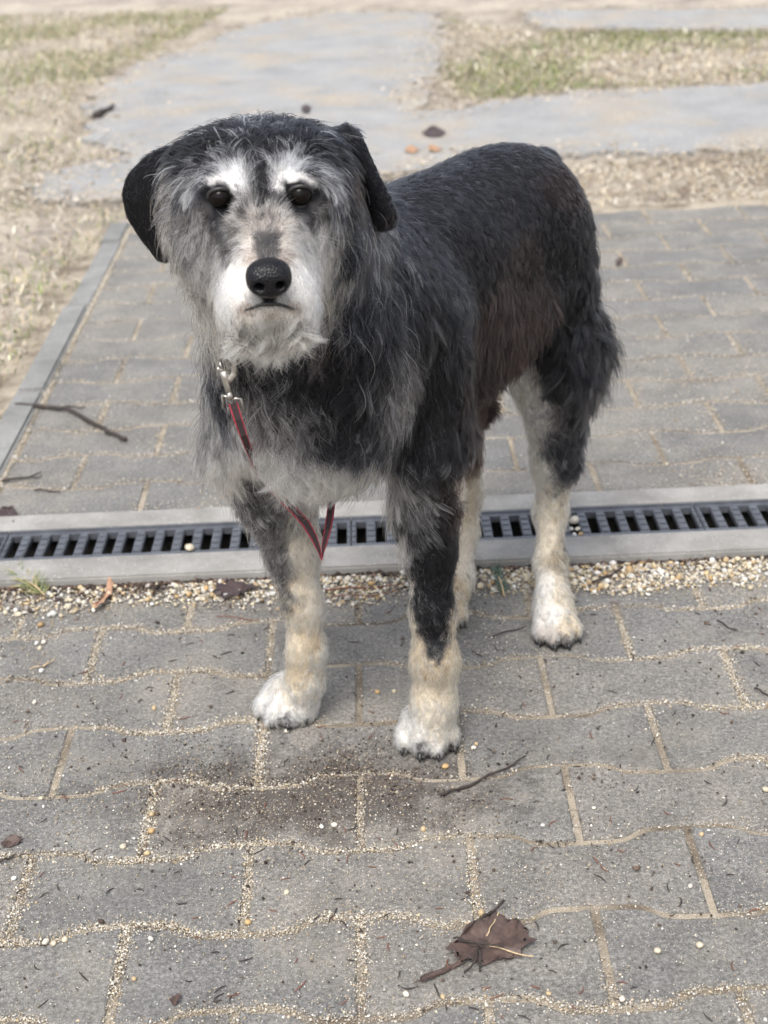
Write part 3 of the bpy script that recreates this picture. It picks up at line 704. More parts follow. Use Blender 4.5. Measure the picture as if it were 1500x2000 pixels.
for x, y, rd_, v in [(72, 1259, .0036, 2), (86, 1257, .0042, 1), (78, 1268, .0032, 0), (82, 1313, .0042, 2), (68, 1374, .0036, 1), (301, 1385, .0032, 3), (80, 1561, .0028, 0), (85, 1577, .0022, 2), (297, 1593, .0034, 3), (296, 1626, .004, 5), (241, 1656, .0036, 0),
                     (288, 1669, .0034, 3), (28, 1718, .0032, 2), (90, 1843, .004, 1), (105, 1845, .0032, 0), (127, 1838, .0034, 4), (295, 1836, .003, 1), (262, 1914, .0026, 3), (653, 1614, .0036, 1), (628, 1617, .003, 2), (560, 1745, .003, 0), (485, 1804, .0034, 5), (870, 1500, .0042, 5), (925, 1463, .0032, 1), (930, 1455, .0026, 3),
                     (827, 1622, .0036, 3), (940, 1786, .0038, 3), (1370, 1632, .0028, 3), (1495, 1545, .004, 0), (1284, 1860, .0036, 0), (1366, 1849, .0038, 0), (1215, 1954, .0036, 1), (1072, 1943, .0026, 3), (793, 1945, .0036, 1), (865, 1949, .0026, 3), (737, 1354, .0036, 5), (770, 1352, .0028, 4), (1160, 1580, .0024, 1), (1060, 1614, .0026, 2), (1348, 1733, .0028, 1), (560, 1430, .003, 1)]:
    pebble(x, y, rd_, v)
    q = C.objects[-1]; place_label('small %s pebble' % ('cream', 'pale', 'white', 'yellow', 'sandy', 'orange-brown')[v], (q.location.x, q.location.y, q))
write_labels()
pebble(371, 1074, .0068, 0, 'yellowish pebble stuck on a slot of the drain grating', None, .008)
pebble(1122, 1022, .0085, 1, 'pale rounded pebble on the grating beside the hind leg, upper one of the heap', None, .008)
for q, (x, y) in enumerate([(1116, 1036), (1128, 1036), (1134, 1046), (1122, 1047), (1132, 1055), (1117, 1056)]):
    pebble(x, y, .0040, (2, 1, 5, 2, 0, 1)[q], ('white pebble', 'pale pebble', 'orange-brown pebble', 'white pebble', 'cream pebble', 'pale pebble')[q] + ' clogging the grating by the hind leg, ' + ('upper row nearer the leg', 'upper row farther from the leg', 'outer end of the middle row', 'inner end of the middle row', 'lower row farther from the leg', 'lower row nearer the leg')[q], 'pebbles clogging the grating slot', .007)

# ------------------------------------------------------------------ the dog: one continuous body grown from a signed distance field
class Field:
    def __init__(s, lo, hi, h):
        s.lo = np.array(lo, float); s.h = h
        s.n = np.ceil((np.array(hi) - s.lo) / h).astype(int) + 1
        s.v = np.full(s.n, 0.5, np.float32)
    def sub(s, lo, hi, pad):
        a = np.clip(np.floor((np.array(lo) - pad - s.lo) / s.h).astype(int), 0, s.n); b = np.clip(np.ceil((np.array(hi) + pad - s.lo) / s.h).astype(int) + 1, 0, s.n)
        sl = tuple(slice(a[i], b[i]) for i in range(3))
        ax = [s.lo[i] + s.h * np.arange(a[i], b[i]) for i in range(3)]
        X = np.stack(np.meshgrid(*ax, indexing='ij'), -1)
        return sl, X
    def put(s, sl, d, k, op):
        o = s.v[sl]
        if op > 0:
            h = np.maximum(k - np.abs(o - d), 0) / k; s.v[sl] = np.minimum(o, d) - h * h * k * .25
        else:
            h = np.maximum(k - np.abs(o + d), 0) / k; s.v[sl] = np.maximum(o, -d) + h * h * k * .25
    def cone(s, a, b, ra, rb, k=0.02, op=1):
        a, b = np.array(a, float), np.array(b, float); m = max(ra, rb)
        sl, X = s.sub(np.minimum(a, b) - m, np.maximum(a, b) + m, k + 2 * s.h)
        if X.size == 0: return
        ba = b - a; L = (ba @ ba) + 1e-12
        t = np.clip(((X - a) @ ba) / L, 0, 1)
        d = np.linalg.norm(X - a - t[..., None] * ba, axis=-1) - (ra + (rb - ra) * t)
        s.put(sl, d, k, op)
    def chain(s, pts, k=0.02):
        for (a, ra), (b, rb) in zip(pts[:-1], pts[1:]): s.cone(a, b, ra, rb, k)
    def ell(s, c, r, axes=None, k=0.02, op=1):
        c = np.array(c, float); r = np.array(r, float); m = r.max()
        sl, X = s.sub(c - m, c + m, k + 2 * s.h)
        if X.size == 0: return
        D = X - c
        if axes is not None: D = D @ np.array(axes).T
        k0 = np.linalg.norm(D / r, axis=-1); k1 = np.linalg.norm(D / (r * r), axis=-1) + 1e-9
        s.put(sl, k0 * (k0 - 1) / k1, k, op)
    def mesh(s):
        v = s.v; ins = v < 0; n = s.n
        c = [(i, j, k) for i in (0, 1) for j in (0, 1) for k in (0, 1)]
        cnt = np.zeros(n - 1, np.int8)
        for i, j, k in c: cnt += ins[i:n[0] - 1 + i, j:n[1] - 1 + j, k:n[2] - 1 + k]
        act = (cnt > 0) & (cnt < 8)
        idx = np.full(n - 1, -1, np.int64); A = np.argwhere(act); idx[act] = np.arange(len(A))
        acc = np.zeros((len(A), 3)); num = np.zeros(len(A))
        for e0 in c:
            for ax in range(3):
                if e0[ax]: continue
                e1 = list(e0); e1[ax] = 1
                p0, p1 = A + e0, A + e1
                v0 = v[p0[:, 0], p0[:, 1], p0[:, 2]]; v1 = v[p1[:, 0], p1[:, 1], p1[:, 2]]
                x = (v0 < 0) != (v1 < 0)
                t = np.where(x, v0 / np.where(x, v0 - v1, 1), 0)
                q = np.array(e0, float) + t[:, None] * (np.array(e1) - np.array(e0))
                acc[x] += q[x]; num[x] += 1
        V = s.lo + s.h * (A + acc / num[:, None])
        Q = []
        for ax in range(3):
            b, d = (ax + 1) % 3, (ax + 2) % 3
            sl0 = [slice(1, m - 1) for m in n]; sl0[ax] = slice(0, n[ax] - 1); sl1 = list(sl0); sl1[ax] = slice(1, n[ax])
            x = ins[tuple(sl0)] != ins[tuple(sl1)]
            E = np.argwhere(x) + np.array([0 if q == ax else 1 for q in range(3)])
            fl = ins[E[:, 0], E[:, 1], E[:, 2]]
            def cell(db, dd):
                K = E.copy(); K[:, b] += db; K[:, d] += dd; return idx[K[:, 0], K[:, 1], K[:, 2]]
            f = np.stack([cell(-1, -1), cell(0, -1), cell(0, 0), cell(-1, 0)], 1)
            f[~fl] = f[~fl][:, ::-1]; Q.append(f)
        return V, np.concatenate(Q)
    def relax(s, V, F, it=2):
        for _ in range(it):
            acc = np.zeros_like(V); num = np.zeros(len(V))
            for a, b in ((0, 1), (1, 2), (2, 3), (3, 0)):
                np.add.at(acc, F[:, a], V[F[:, b]]); np.add.at(acc, F[:, b], V[F[:, a]])
                np.add.at(num, F[:, a], 1); np.add.at(num, F[:, b], 1)
            V = V * 0.5 + 0.5 * acc / num[:, None]
        return V

def P3(x, y, Y): return gY(x, y, Y)
LAT = np.array([0.80, -0.60, 0.0]); LON = np.array([0.60, 0.80, 0.0]); UPV = np.array([0, 0, 1.0])
BODY_AX = [LAT, LON, UPV]
B = Field((-0.27, 1.05, 0.0), (0.34, 1.90, 0.74), 0.004)
# trunk
B.ell((-0.040, 1.425, 0.455), (0.090, 0.135, 0.118), BODY_AX, 0.03)
B.ell((-0.062, 1.355, 0.425), (0.082, 0.080, 0.092), BODY_AX, 0.04)
B.ell((0.030, 1.52, 0.475), (0.088, 0.14, 0.104), BODY_AX, 0.05)
B.ell((0.100, 1.61, 0.495), (0.080, 0.13, 0.088), BODY_AX, 0.05)
B.cone((0.080, 1.53, 0.388), (0.155, 1.605, 0.425), 0.050, 0.050, 0.04)
B.ell((0.158, 1.685, 0.488), (0.082, 0.110, 0.096), BODY_AX, 0.05)
# neck
B.cone((-0.045, 1.42, 0.50), (-0.092, 1.325, 0.605), 0.090, 0.062, 0.04)
B.cone((-0.065, 1.355, 0.45), (-0.095, 1.30, 0.585), 0.076, 0.055, 0.04)
# head
HF = np.array([0.012, -0.11, -0.030]); HF /= np.linalg.norm(HF)
HR = np.cross(HF, UPV); HR /= np.linalg.norm(HR); HU = np.cross(HR, HF)
HC = np.array([-0.094, 1.275, 0.643])
HAX = [HR, HF, HU]
def hp(r, f, u): return HC + r * HR + f * HF + u * HU
B.ell(hp(0, 0, 0.0), (0.063, 0.080, 0.056), HAX, 0.03)
B.ell(hp(0, 0.03, 0.014), (0.050, 0.055, 0.038), HAX, 0.03)
for sgn in (-1, 1):
    B.ell(hp(sgn * 0.046, -0.012, 0.018), (0.030, 0.040, 0.026), HAX, 0.025)
    B.ell(hp(sgn * 0.045, 0.005, -0.028), (0.034, 0.055, 0.042), HAX, 0.03)       # cheeks
    B.ell(hp(sgn * 0.031, 0.060, 0.030), (0.022, 0.018, 0.012), HAX, 0.02)        # brows
B.cone(hp(0, 0.06, -0.008), hp(0.004, 0.128, -0.014), 0.038, 0.021, 0.03)         # muzzle bridge
B.cone(hp(0, 0.05, -0.030), hp(0.004, 0.112, -0.030), 0.038, 0.026, 0.025)
for sgn in (-1, 1):
    B.ell(hp(0.004 + sgn * 0.019, 0.114, -0.036), (0.0215, 0.032, 0.027), HAX, 0.012)   # flews
B.cone(hp(0.002, 0.04, -0.058), hp(0.003, 0.100, -0.066), 0.030, 0.0165, 0.012)    # lower jaw
EYES = [P3(430, 382, 1.199), P3(586, 377, 1.200)]
for e in EYES:
    B.ell(e + HF * 0.012, (0.0135, 0.013, 0.0115), HAX, 0.006, -1)
    B.ell(e + HF * -0.006, (0.017, 0.014, 0.016), HAX, 0.006)
# ears: thick curved flaps
EAR_PTS = []
def flap(rows, k=0.007, th=0.0045):
    R = [(P3(*a), P3(*b)) for a, b in rows]
    m = 9
    for i in range(len(R) - 1):
        for q in range(5):
            w = q / 5; a = R[i][0] * (1 - w) + R[i + 1][0] * w; b = R[i][1] * (1 - w) + R[i + 1][1] * w
            B.cone(a, b, th, th, k)
            if i or q > 2: EAR_PTS.extend([a + (b - a) * z for z in np.linspace(0.0, 1.0, 8)])
flap([((326, 300, 1.320), (378, 292, 1.300)), ((290, 318, 1.325), (366, 312, 1.296)), ((258, 350, 1.325), (356, 340, 1.288)), ((252, 385, 1.325), (352, 385, 1.284)),
      ((262, 425, 1.326), (350, 425, 1.285)), ((286, 460, 1.325), (346, 458, 1.288)), ((310, 486, 1.322), (338, 486, 1.296)), ((318, 500, 1.318), (326, 500, 1.310))])
flap([((618, 284, 1.300), (640, 315, 1.290)), ((656, 262, 1.300), (668, 325, 1.300)), ((688, 262, 1.298), (684, 350, 1.318)), ((708, 300, 1.296), (690, 375, 1.325)),
      ((728, 345, 1.296), (700, 398, 1.325)), ((748, 385, 1.298), (716, 418, 1.322)), ((762, 418, 1.302), (732, 432, 1.316)), ((763, 434, 1.306), (748, 438, 1.312))])
# fore legs
def leg(pts, k=0.02): B.chain([(P3(x, y, Y), r) for x, y, Y, r in pts], k)
B.cone((0.035, 1.44, 0.47), P3(838, 850, 1.40), 0.055, 0.038, 0.03)
leg([(838, 850, 1.40, 0.038), (840, 970, 1.405, 0.030), (840, 1070, 1.392, 0.0240), (845, 1200, 1.372, 0.0195), (850, 1290, 1.360, 0.0218), (848, 1370, 1.357, 0.0208), (843, 1432, 1.352, 0.0235)])
B.cone((-0.105, 1.46, 0.46), P3(515, 850, 1.44), 0.055, 0.050, 0.03)
leg([(515, 850, 1.44, 0.050), (540, 960, 1.452, 0.036), (575, 1070, 1.447, 0.0240), (592, 1180, 1.436, 0.0180), (598, 1270, 1.428, 0.0175), (594, 1330, 1.425, 0.0175), (583, 1385, 1.425, 0.0205)])
# hind legs
B.cone((0.175, 1.675, 0.475), (0.205, 1.655, 0.34), 0.075, 0.050, 0.03)
B.cone((0.205, 1.655, 0.36), P3(1085, 900, 1.665), 0.045, 0.026, 0.03)
leg([(1085, 900, 1.665, 0.024), (1074, 1000, 1.675, 0.0160), (1074, 1100, 1.640, 0.0160), (1080, 1170, 1.605, 0.0180), (1086, 1222, 1.588, 0.0215)])
B.cone((0.105, 1.73, 0.48), (0.090, 1.69, 0.36), 0.060, 0.034, 0.03)
B.cone((0.090, 1.69, 0.36), P3(905, 960, 1.72), 0.034, 0.021, 0.03)
leg([(905, 960, 1.72, 0.021), (904, 1040, 1.71, 0.016), (895, 1130, 1.672, 0.0165), (880, 1200, 1.640, 0.021)])
# tail hanging down behind the thigh
B.chain([((0.205, 1.775, 0.535), 0.026), ((0.232, 1.795, 0.48), 0.024), ((0.243, 1.782, 0.40), 0.022), ((0.252, 1.760, 0.31), 0.016)], 0.02)
# belly tuft base
B.ell(P3(930, 800, 1.56), (0.012, 0.026, 0.014), BODY_AX, 0.02)
# paws with four toes each
CLAWS = []
def paw(c, yaw, w=1.0, L=1.0):
    c = np.array(c); f = np.array([math.sin(yaw), -math.cos(yaw), 0]); s = np.array([math.cos(yaw), math.sin(yaw), 0])
    B.ell(c + f * 0.000 + UPV * 0.022, (0.029 * w, 0.034 * L, 0.0215), [s, f, UPV], 0.012)
    for q, (a, b) in enumerate(((-0.0245, 0.014), (-0.0085, 0.027), (0.0085, 0.027), (0.0245, 0.014))):
        t = c + s * a * w + f * b * L
        B.ell(t + UPV * 0.0145, (0.0108 * w, 0.018, 0.0142), [s, f, UPV], 0.0025)
        d = (f + s * a * 9).copy(); d /= np.linalg.norm(d)
        if q < 3:
            m_ = c + s * (a + 0.0083) * w + f * (0.034 if q == 1 else 0.030) * L
            B.cone(m_ + UPV * 0.004, m_ - f * 0.016 + UPV * 0.036, 0.0036, 0.0020, 0.004, -1)
        CLAWS.append((t + d * 0.0155 + UPV * 0.010, d))
PAW_FL = gz(840, 1490) + np.array([0, 0.044, 0]); PAW_FR = gz(564, 1426) + np.array([0, 0.042, 0])
PAW_HL = gz(1090, 1272) + np.array([0, 0.042, 0]); PAW_HR = gz(868, 1240) + np.array([0, 0.042, 0])
paw(PAW_FL, -0.02, 1.02); paw(PAW_FR, -0.22, 0.98); paw(PAW_HL, 0.10, 0.86); paw(PAW_HR, 0.05, 0.86)
BV_, BF_ = B.mesh(); BV_ = B.relax(BV_, BF_, 2)
BV_[:, 2] = np.maximum(BV_[:, 2], 0.0015)

dog = empty('dog', (0.05, 1.48, 0.0))
tag(dog, 'shaggy black dog with white brows, grey muzzle and cream legs standing across the drain', 'dog')
DOG0 = np.array([0.05, 1.48, 0.0])
tris = np.concatenate([BF_[:, [0, 1, 2]], BF_[:, [0, 2, 3]]])
bvh = BVHTree.FromPolygons([tuple(v) for v in BV_], [tuple(t) for t in tris])

# ---- coat map: what the coat is like at points of the body (seen in the photograph), spread over the surface
K = (0.006, 0.006, 0.007); KS = (0.013, 0.0138, 0.017); KB = (0.017, 0.0125, 0.012); BR = (0.038, 0.025, 0.020)
G = (0.11, 0.107, 0.107); SV = (0.46, 0.45, 0.44); W = (0.78, 0.76, 0.725); CM = (0.66, 0.58, 0.46); TN = (0.47, 0.375, 0.255); PK = (0.52, 0.465, 0.415); OR = (0.68, 0.54, 0.36)
DG = (0.050, 0.048, 0.049)
# px, py, colour, second colour, share of second, length, flow dx, dy, lift, curl
COAT = [
 # crown and brow
 (495,218,W,K,.35,.013,-.1,-1,.5,.3),(450,235,K,SV,.22,.012,-.5,-.9,.5,.3),(400,255,K,SV,.15,.013,-.8,-.6,.4,.3),(545,225,K,SV,.2,.012,.2,-1,.5,.3),(600,240,K,SV,.15,.012,.6,-.7,.4,.3),
 (500,270,KS,SV,.22,.018,0,-1,.4,.3),(430,285,K,SV,.15,.022,-.7,-.7,.35,.2),(580,275,KS,SV,.15,.02,.5,-.8,.35,.2),(350,290,K,SV,.1,.02,-1,-.1,.3,.2),(380,320,K,SV,.2,.026,-.9,-.3,.3,.2),
 (510,310,K,SV,.15,.016,0,-1,.3,.2),(510,350,K,SV,.06,.011,0,-1,.3,.1),(512,385,K,SV,.04,.008,0,-1,.25,.1),(500,330,K,SV,.1,.012,0,-1,.3,.1),
 (440,330,W,K,.22,.025,-.5,-.85,.45,.2),(415,340,W,K,.4,.028,-.85,-.4,.45,.2),(465,345,W,K,.05,.020,-.1,-1,.4,.1),(470,375,W,KS,.2,.012,0,-1,.25,.1),(385,355,SV,K,.4,.028,-.95,.15,.35,.2),(445,318,K,SV,.35,.022,-.5,-.9,.4,.2),
 (555,340,W,K,.06,.020,.1,-1,.4,.1),(575,325,W,K,.22,.025,.35,-.9,.45,.2),(600,338,W,K,.4,.026,.75,-.5,.45,.2),(545,365,W,KS,.15,.012,.1,-1,.25,.1),(630,355,SV,DG,.5,.024,.9,.1,.35,.2),(578,308,K,SV,.35,.022,.4,-.9,.4,.2),
 (420,298,K,SV,.12,.016,-.6,-.8,.35,.2),(465,300,K,SV,.12,.014,-.2,-1,.35,.2),(375,300,K,SV,.1,.016,-.9,-.3,.3,.2),(545,292,K,SV,.12,.014,.2,-1,.35,.2),(600,295,K,SV,.12,.016,.6,-.7,.35,.2),(630,318,KS,SV,.15,.018,.8,-.2,.3,.2),(360,330,DG,SV,.35,.024,-1,.1,.3,.2),(640,335,DG,SV,.25,.022,.8,.3,.3,.2),(350,272,K,KS,.2,.007,-.9,.4,.15,.1),(375,262,K,KS,.2,.009,-.9,.3,.2,.1),(640,250,K,KS,.2,.009,.9,.2,.2,.1),(618,236,K,SV,.1,.010,.8,-.1,.25,.1),(506,470,DG,PK,.45,.009,-.3,-.9,.25,.1),(534,470,DG,PK,.45,.009,.3,-.9,.25,.1),(520,460,DG,PK,.4,.009,0,-.9,.25,.1),(512,484,DG,PK,.5,.008,-.2,-.8,.25,.1),(528,484,DG,PK,.5,.008,.2,-.8,.25,.1),(530,668,W,CM,.3,.030,0,1,.2,.25),(530,682,CM,DG,.25,.032,0,1,.3,.5),(510,675,W,CM,.3,.026,-.1,1,.2,.25),(550,672,W,CM,.3,.024,.1,1,.2,.25),(815,1090,K,SV,.2,.014,-.1,1,.25,.2),(860,1110,K,KB,.3,.015,.2,1,.2,.2),(826,1160,K,SV,.25,.014,0,1,.25,.2),(860,1170,K,KS,.2,.013,.2,1,.2,.2),(840,1210,K,SV,.15,.013,.1,1,.2,.2),(857,1222,K,KS,.2,.012,.1,1,.2,.2),  # anchors under the chin whitened to carry light bounced off the ground
 (425,420,KS,DG,.4,.010,-.4,.8,.15,.1),(595,414,KS,DG,.4,.010,.4,.8,.15,.1),(828,1468,DG,W,.45,.008,0,1,.2,.2),(873,1466,DG,W,.45,.008,.1,1,.2,.2),(564,1412,DG,W,.45,.008,-.1,1,.2,.2),(1030,720,CM,W,.5,.024,-.2,1,.35,.6),(1062,765,CM,SV,.5,.024,-.1,1,.35,.8),(1060,935,CM,SV,.3,.014,0,1,.3,.5),(1085,955,CM,DG,.35,.014,.2,1,.3,.6),  # grey paw anchors paint the shade in the gaps between toes
 # around the eyes
 (405,372,K,KS,.3,.008,-1,.1,.15,0),(430,365,K,KS,.1,.004,0,-1,.1,0),(455,395,K,KS,.2,.006,.4,.8,.1,0),(430,405,KS,K,.3,.008,-.4,.8,.15,0),(562,365,K,KS,.1,.006,-.2,-1,.1,0),(586,361,K,KS,.1,.004,0,-1,.1,0),(610,378,K,KS,.3,.008,1,.2,.15,0),(590,402,KS,DG,.3,.008,.4,.8,.15,0),(560,392,K,DG,.4,.006,-.3,.8,.1,0),
 (432,432,DG,SV,.35,.016,-.5,.8,.2,.2),(400,412,DG,SV,.35,.018,-.8,.5,.25,.2),(455,470,DG,SV,.5,.016,-.5,.8,.2,.2),(595,425,DG,SV,.45,.016,.5,.8,.2,.2),(620,405,DG,SV,.4,.018,.7,.6,.25,.2),
 (450,354,W,SV,.2,.012,-.2,-1,.25,.1),(412,353,SV,W,.5,.014,-.8,-.5,.3,.1),(430,350,W,DG,.3,.014,-.5,-.8,.3,.1),(570,350,W,SV,.2,.012,.2,-1,.25,.1),(606,350,SV,W,.5,.014,.8,-.4,.3,.1),(588,345,W,DG,.3,.014,.4,-.9,.3,.1),
 # bridge of the nose
 (480,410,PK,DG,.55,.013,-.7,-.5,.35,.1),(550,415,PK,DG,.55,.013,.6,-.6,.35,.1),(515,425,PK,DG,.5,.012,0,-1,.35,.1),(475,440,PK,DG,.3,.014,-.9,-.1,.35,.1),(565,440,PK,W,.5,.014,.9,-.1,.35,.1),(520,450,PK,DG,.5,.010,0,-1,.3,.1),
 (520,474,DG,KS,.5,.008,0,-.9,.25,.1),(520,494,DG,PK,.5,.006,0,-.8,.2,0),(485,475,PK,W,.5,.012,-1,.1,.3,.1),(560,478,PK,W,.5,.012,1,.1,.3,.1),(488,500,PK,BR,.2,.009,-.9,.4,.3,.2),(560,500,PK,BR,.2,.009,.9,.4,.3,.2),
 # muzzle sides, lips, chin
 (460,515,W,W,0,.009,-.7,.7,.25,.1),(445,555,W,W,0,.010,-.4,.9,.25,.1),(470,575,W,W,0,.008,0,1,.2,0),(440,590,W,CM,.3,.016,-.4,1,.25,.2),(475,540,W,W,0,.007,-.4,.9,.2,0),
 (585,520,W,W,0,.009,.7,.7,.25,.1),(605,555,W,W,0,.010,.4,.9,.25,.1),(580,575,W,W,0,.008,0,1,.2,0),(612,590,W,CM,.3,.016,.4,1,.25,.3),(572,540,W,W,0,.007,.4,.9,.2,0),
 (525,585,K,DG,.3,.003,0,1,.1,0),(500,590,W,KS,.5,.005,0,1,.1,0),(552,590,W,KS,.5,.005,0,1,.1,0),(485,604,PK,BR,.4,.008,-.2,1,.1,0),(572,603,PK,BR,.4,.008,.2,1,.1,0),
 (530,610,W,CM,.5,.012,0,1,.2,.1),(500,620,W,CM,.4,.016,-.2,1,.15,.1),(560,620,W,CM,.4,.016,.2,1,.15,.1),(528,632,W,CM,.4,.026,0,1,.25,.3),(510,655,W,CM,.4,.036,-.15,1,.3,.45),(548,655,W,CM,.4,.036,.15,1,.3,.45),(490,645,CM,DG,.3,.032,-.3,1,.3,.5),(575,640,CM,DG,.3,.028,.3,1,.3,.5),  # cream chin and beard whitened, ground bounce put into the coat colour
 # cheeks
 (400,450,SV,DG,.4,.026,-.7,.7,.3,.2),(420,500,SV,W,.4,.028,-.5,.9,.3,.2),(370,430,SV,DG,.5,.024,-.9,.4,.35,.2),(345,400,PK,DG,.5,.026,-.9,.5,.35,.2),(335,330,CM,K,.5,.028,-1,.15,.35,.2),(350,365,PK,DG,.5,.026,-.95,.3,.35,.2),
 (380,500,SV,DG,.4,.032,-.4,.95,.35,.4),(395,550,CM,DG,.35,.038,-.25,1,.35,.5),(420,600,CM,DG,.3,.044,-.15,1,.35,.5),(355,480,DG,SV,.45,.022,-.4,.9,.35,.3),(345,530,DG,SV,.5,.018,-.5,.8,.5,1.0),(390,620,DG,SV,.4,.036,-.2,1,.3,.6),(365,580,DG,SV,.5,.036,-.4,.9,.4,.8),
 (625,440,SV,W,.4,.026,.6,.8,.3,.2),(600,470,SV,W,.6,.024,.4,.9,.3,.2),(645,480,CM,SV,.5,.034,.5,.9,.3,.25),(640,540,CM,DG,.3,.040,.25,1,.4,.7),(635,590,CM,DG,.3,.042,.05,1,.4,.8),(655,420,DG,SV,.3,.030,.6,.8,.3,.3),(650,370,KS,SV,.3,.028,.8,.5,.3,.2),(665,330,BR,KS,.5,.026,.8,.4,.3,.2),
 (685,450,KS,SV,0.22,.040,.4,.9,.4,.7),(690,510,KS,SV,0.22,.046,.3,1,.4,.9),(700,570,KS,SV,0.22,.050,.2,1,.4,1.0),(680,400,KS,DG,.4,.028,.6,.8,.3,.3),(650,300,K,SV,.2,.02,.8,.2,.3,.2),(640,270,KS,SV,.2,.02,.9,-.1,.3,.2),
 # ears
 (300,330,K,KS,.3,.005,-.6,.8,.15,.05),(270,380,K,KS,.2,.005,-.2,1,.2,.1),(300,430,K,KS,.1,.005,0,1,.2,.1),(322,480,K,KS,.1,.005,0,1,.2,.1),(330,400,K,KS,.1,.005,0,1,.2,.1),(320,300,K,SV,.1,.008,-.8,.4,.2,0),
 (690,280,KS,K,.4,.005,.5,.8,.2,.1),(715,330,KS,K,.4,.005,.4,1,.2,.1),(740,390,KS,K,.4,.005,.3,1,.2,.1),(758,428,KS,BR,.3,.007,.2,1,.15,0),(690,350,K,K,0,.005,.2,1,.1,0),(660,262,KS,SV,.2,.010,.8,.2,.2,0),(705,395,K,K,0,.004,.2,1,.1,0),
 # neck and chest
 (395,660,DG,SV,.3,.042,-.2,1,.35,.4),(410,720,KS,SV,.3,.042,-.2,1,.35,.4),(440,680,K,SV,.2,.042,0,1,.3,.4),(520,725,K,SV,.2,.036,0,1,.3,.5),(590,690,K,SV,0.12,.04,.1,1,.3,.6),(650,700,K,SV,0.11,.04,.15,1,.3,.7),(640,640,K,BR,.2,.045,.1,1,.3,.5),
 (720,640,K,SV,.12,.05,.25,1,.3,.6),(750,560,KS,SV,.15,.04,.4,.9,.3,.5),(760,500,KS,SV,.2,.03,.6,.7,.3,.3),(730,480,DG,SV,0.2,.035,.5,.8,.3,.4),(780,450,KS,SV,.15,.022,.7,.6,.25,.2),
 (415,790,DG,SV,.35,.045,-.3,1,.4,.4),(480,790,DG,SV,.45,.034,-.1,1,.35,.5),(530,770,DG,SV,.45,.045,0,1,.35,.4),(590,800,DG,SV,.4,.036,0,1,.35,.5),(560,850,SV,DG,.4,.036,-.1,1,.35,.5),(660,780,K,SV,0.18,.04,.1,1,.35,.6),(700,830,KS,SV,0.16,.038,.1,1,.35,.5),(640,840,KS,SV,0.18,.036,0,1,.35,.5),
 (780,770,DG,SV,0.36,.038,.1,1,.35,.5),(760,700,DG,SV,0.25,.045,.2,1,.35,.5),(740,840,KS,SV,.2,.045,.1,1,.3,.4),(430,840,SV,DG,.4,.042,-.4,1,.4,.4),
 (455,885,CM,W,.4,.042,-.4,1,.4,.4),(510,890,W,SV,.5,.040,-.2,1,.35,.4),(560,900,W,SV,.3,.048,-.1,1,.35,.4),(640,890,W,CM,.5,.040,0,1,.35,.4),(720,890,W,CM,.5,.038,.1,1,.35,.4),(600,940,W,SV,.4,.036,-.1,1,.35,.4),(680,940,CM,W,.5,.034,0,1,.35,.4),(560,950,SV,G,.4,.04,-.1,1,.3,.4),(760,930,SV,DG,.4,.045,.1,1,.35,.4),
 # shoulder and upper arm
 (830,620,K,DG,.2,.035,.4,.9,.3,.4),(850,540,KS,DG,.3,.03,.6,.7,.3,.4),(870,700,K,DG,.2,.04,.4,.9,.3,.3),(830,800,K,SV,.12,.045,.15,1,.3,.3),(850,880,KS,SV,.16,.032,.15,1,.3,.4),(800,880,KS,SV,.28,.034,.1,1,.3,.5),(880,930,KB,SV,.1,.026,.3,.9,.3,.3),(820,950,DG,SV,.35,.04,.05,1,.35,.4),(870,800,K,DG,.15,.04,.3,1,.3,.3),
 # back and flank
 (800,400,KS,G,.15,.016,.9,-.1,.2,.1),(860,340,KS,G,.15,.014,.9,-.3,.2,.1),(950,295,KS,G,.12,.014,.95,.0,.2,.1),(1030,300,KS,KB,.3,.014,.9,.4,.2,.1),(1100,360,KB,KS,.3,.014,.6,.8,.2,.1),(900,400,KS,G,.12,.018,.8,.4,.2,.2),(1000,400,KS,KB,.3,.016,.8,.5,.2,.1),(830,470,KS,G,.15,.022,.7,.6,.25,.2),
 (930,500,K,KB,.3,.024,.6,.8,.25,.2),(1030,500,KB,K,.3,.02,.5,.8,.2,.2),(1090,470,K,KB,.3,.016,.3,1,.2,.1),(900,600,KS,DG,.25,.034,.5,.85,.3,.3),(970,620,KB,BR,.3,.034,.4,.9,.3,.2),(1040,620,KB,BR,.4,.03,.2,1,.3,.2),(930,700,KB,DG,.3,.036,.4,.9,.3,.2),(1000,700,KB,BR,.4,.034,.2,1,.3,.2),(900,770,KB,K,.4,.034,.3,1,.3,.2),(960,770,BR,KB,.5,.024,.1,1,.3,.2),(930,825,BR,KB,.4,.018,.1,1,.3,.2),
 # thigh and tail
 (1140,480,K,KB,.2,.018,.3,1,.2,.1),(1160,560,K,DG,.2,.056,.5,.9,.5,.4),(1180,620,K,DG,.3,.046,.7,.7,.5,.5),(1110,600,K,DG,.15,.028,.3,1,.3,.3),(1130,680,KS,DG,.3,.048,.5,.9,.45,.4),(1160,720,DG,KS,.4,.050,.5,.9,.45,.4),(1080,680,K,DG,.1,.03,.1,1,.3,.3),(1080,750,K,DG,.2,.03,.1,1,.3,.3),(1120,780,DG,KS,.5,.038,.4,1,.4,.3),(1100,860,KS,G,.3,.032,.3,1,.35,.4),
 (1040,740,CM,W,.4,.026,-.3,1,.35,.5),(1060,800,CM,SV,.5,.026,-.2,1,.35,.8),(1040,860,CM,SV,.3,.018,-.2,1,.3,.4),(1060,900,CM,SV,.3,.018,0,1,.3,.6),(1108,905,KS,G,.4,.020,.2,1,.3,.7),
 # near hind leg
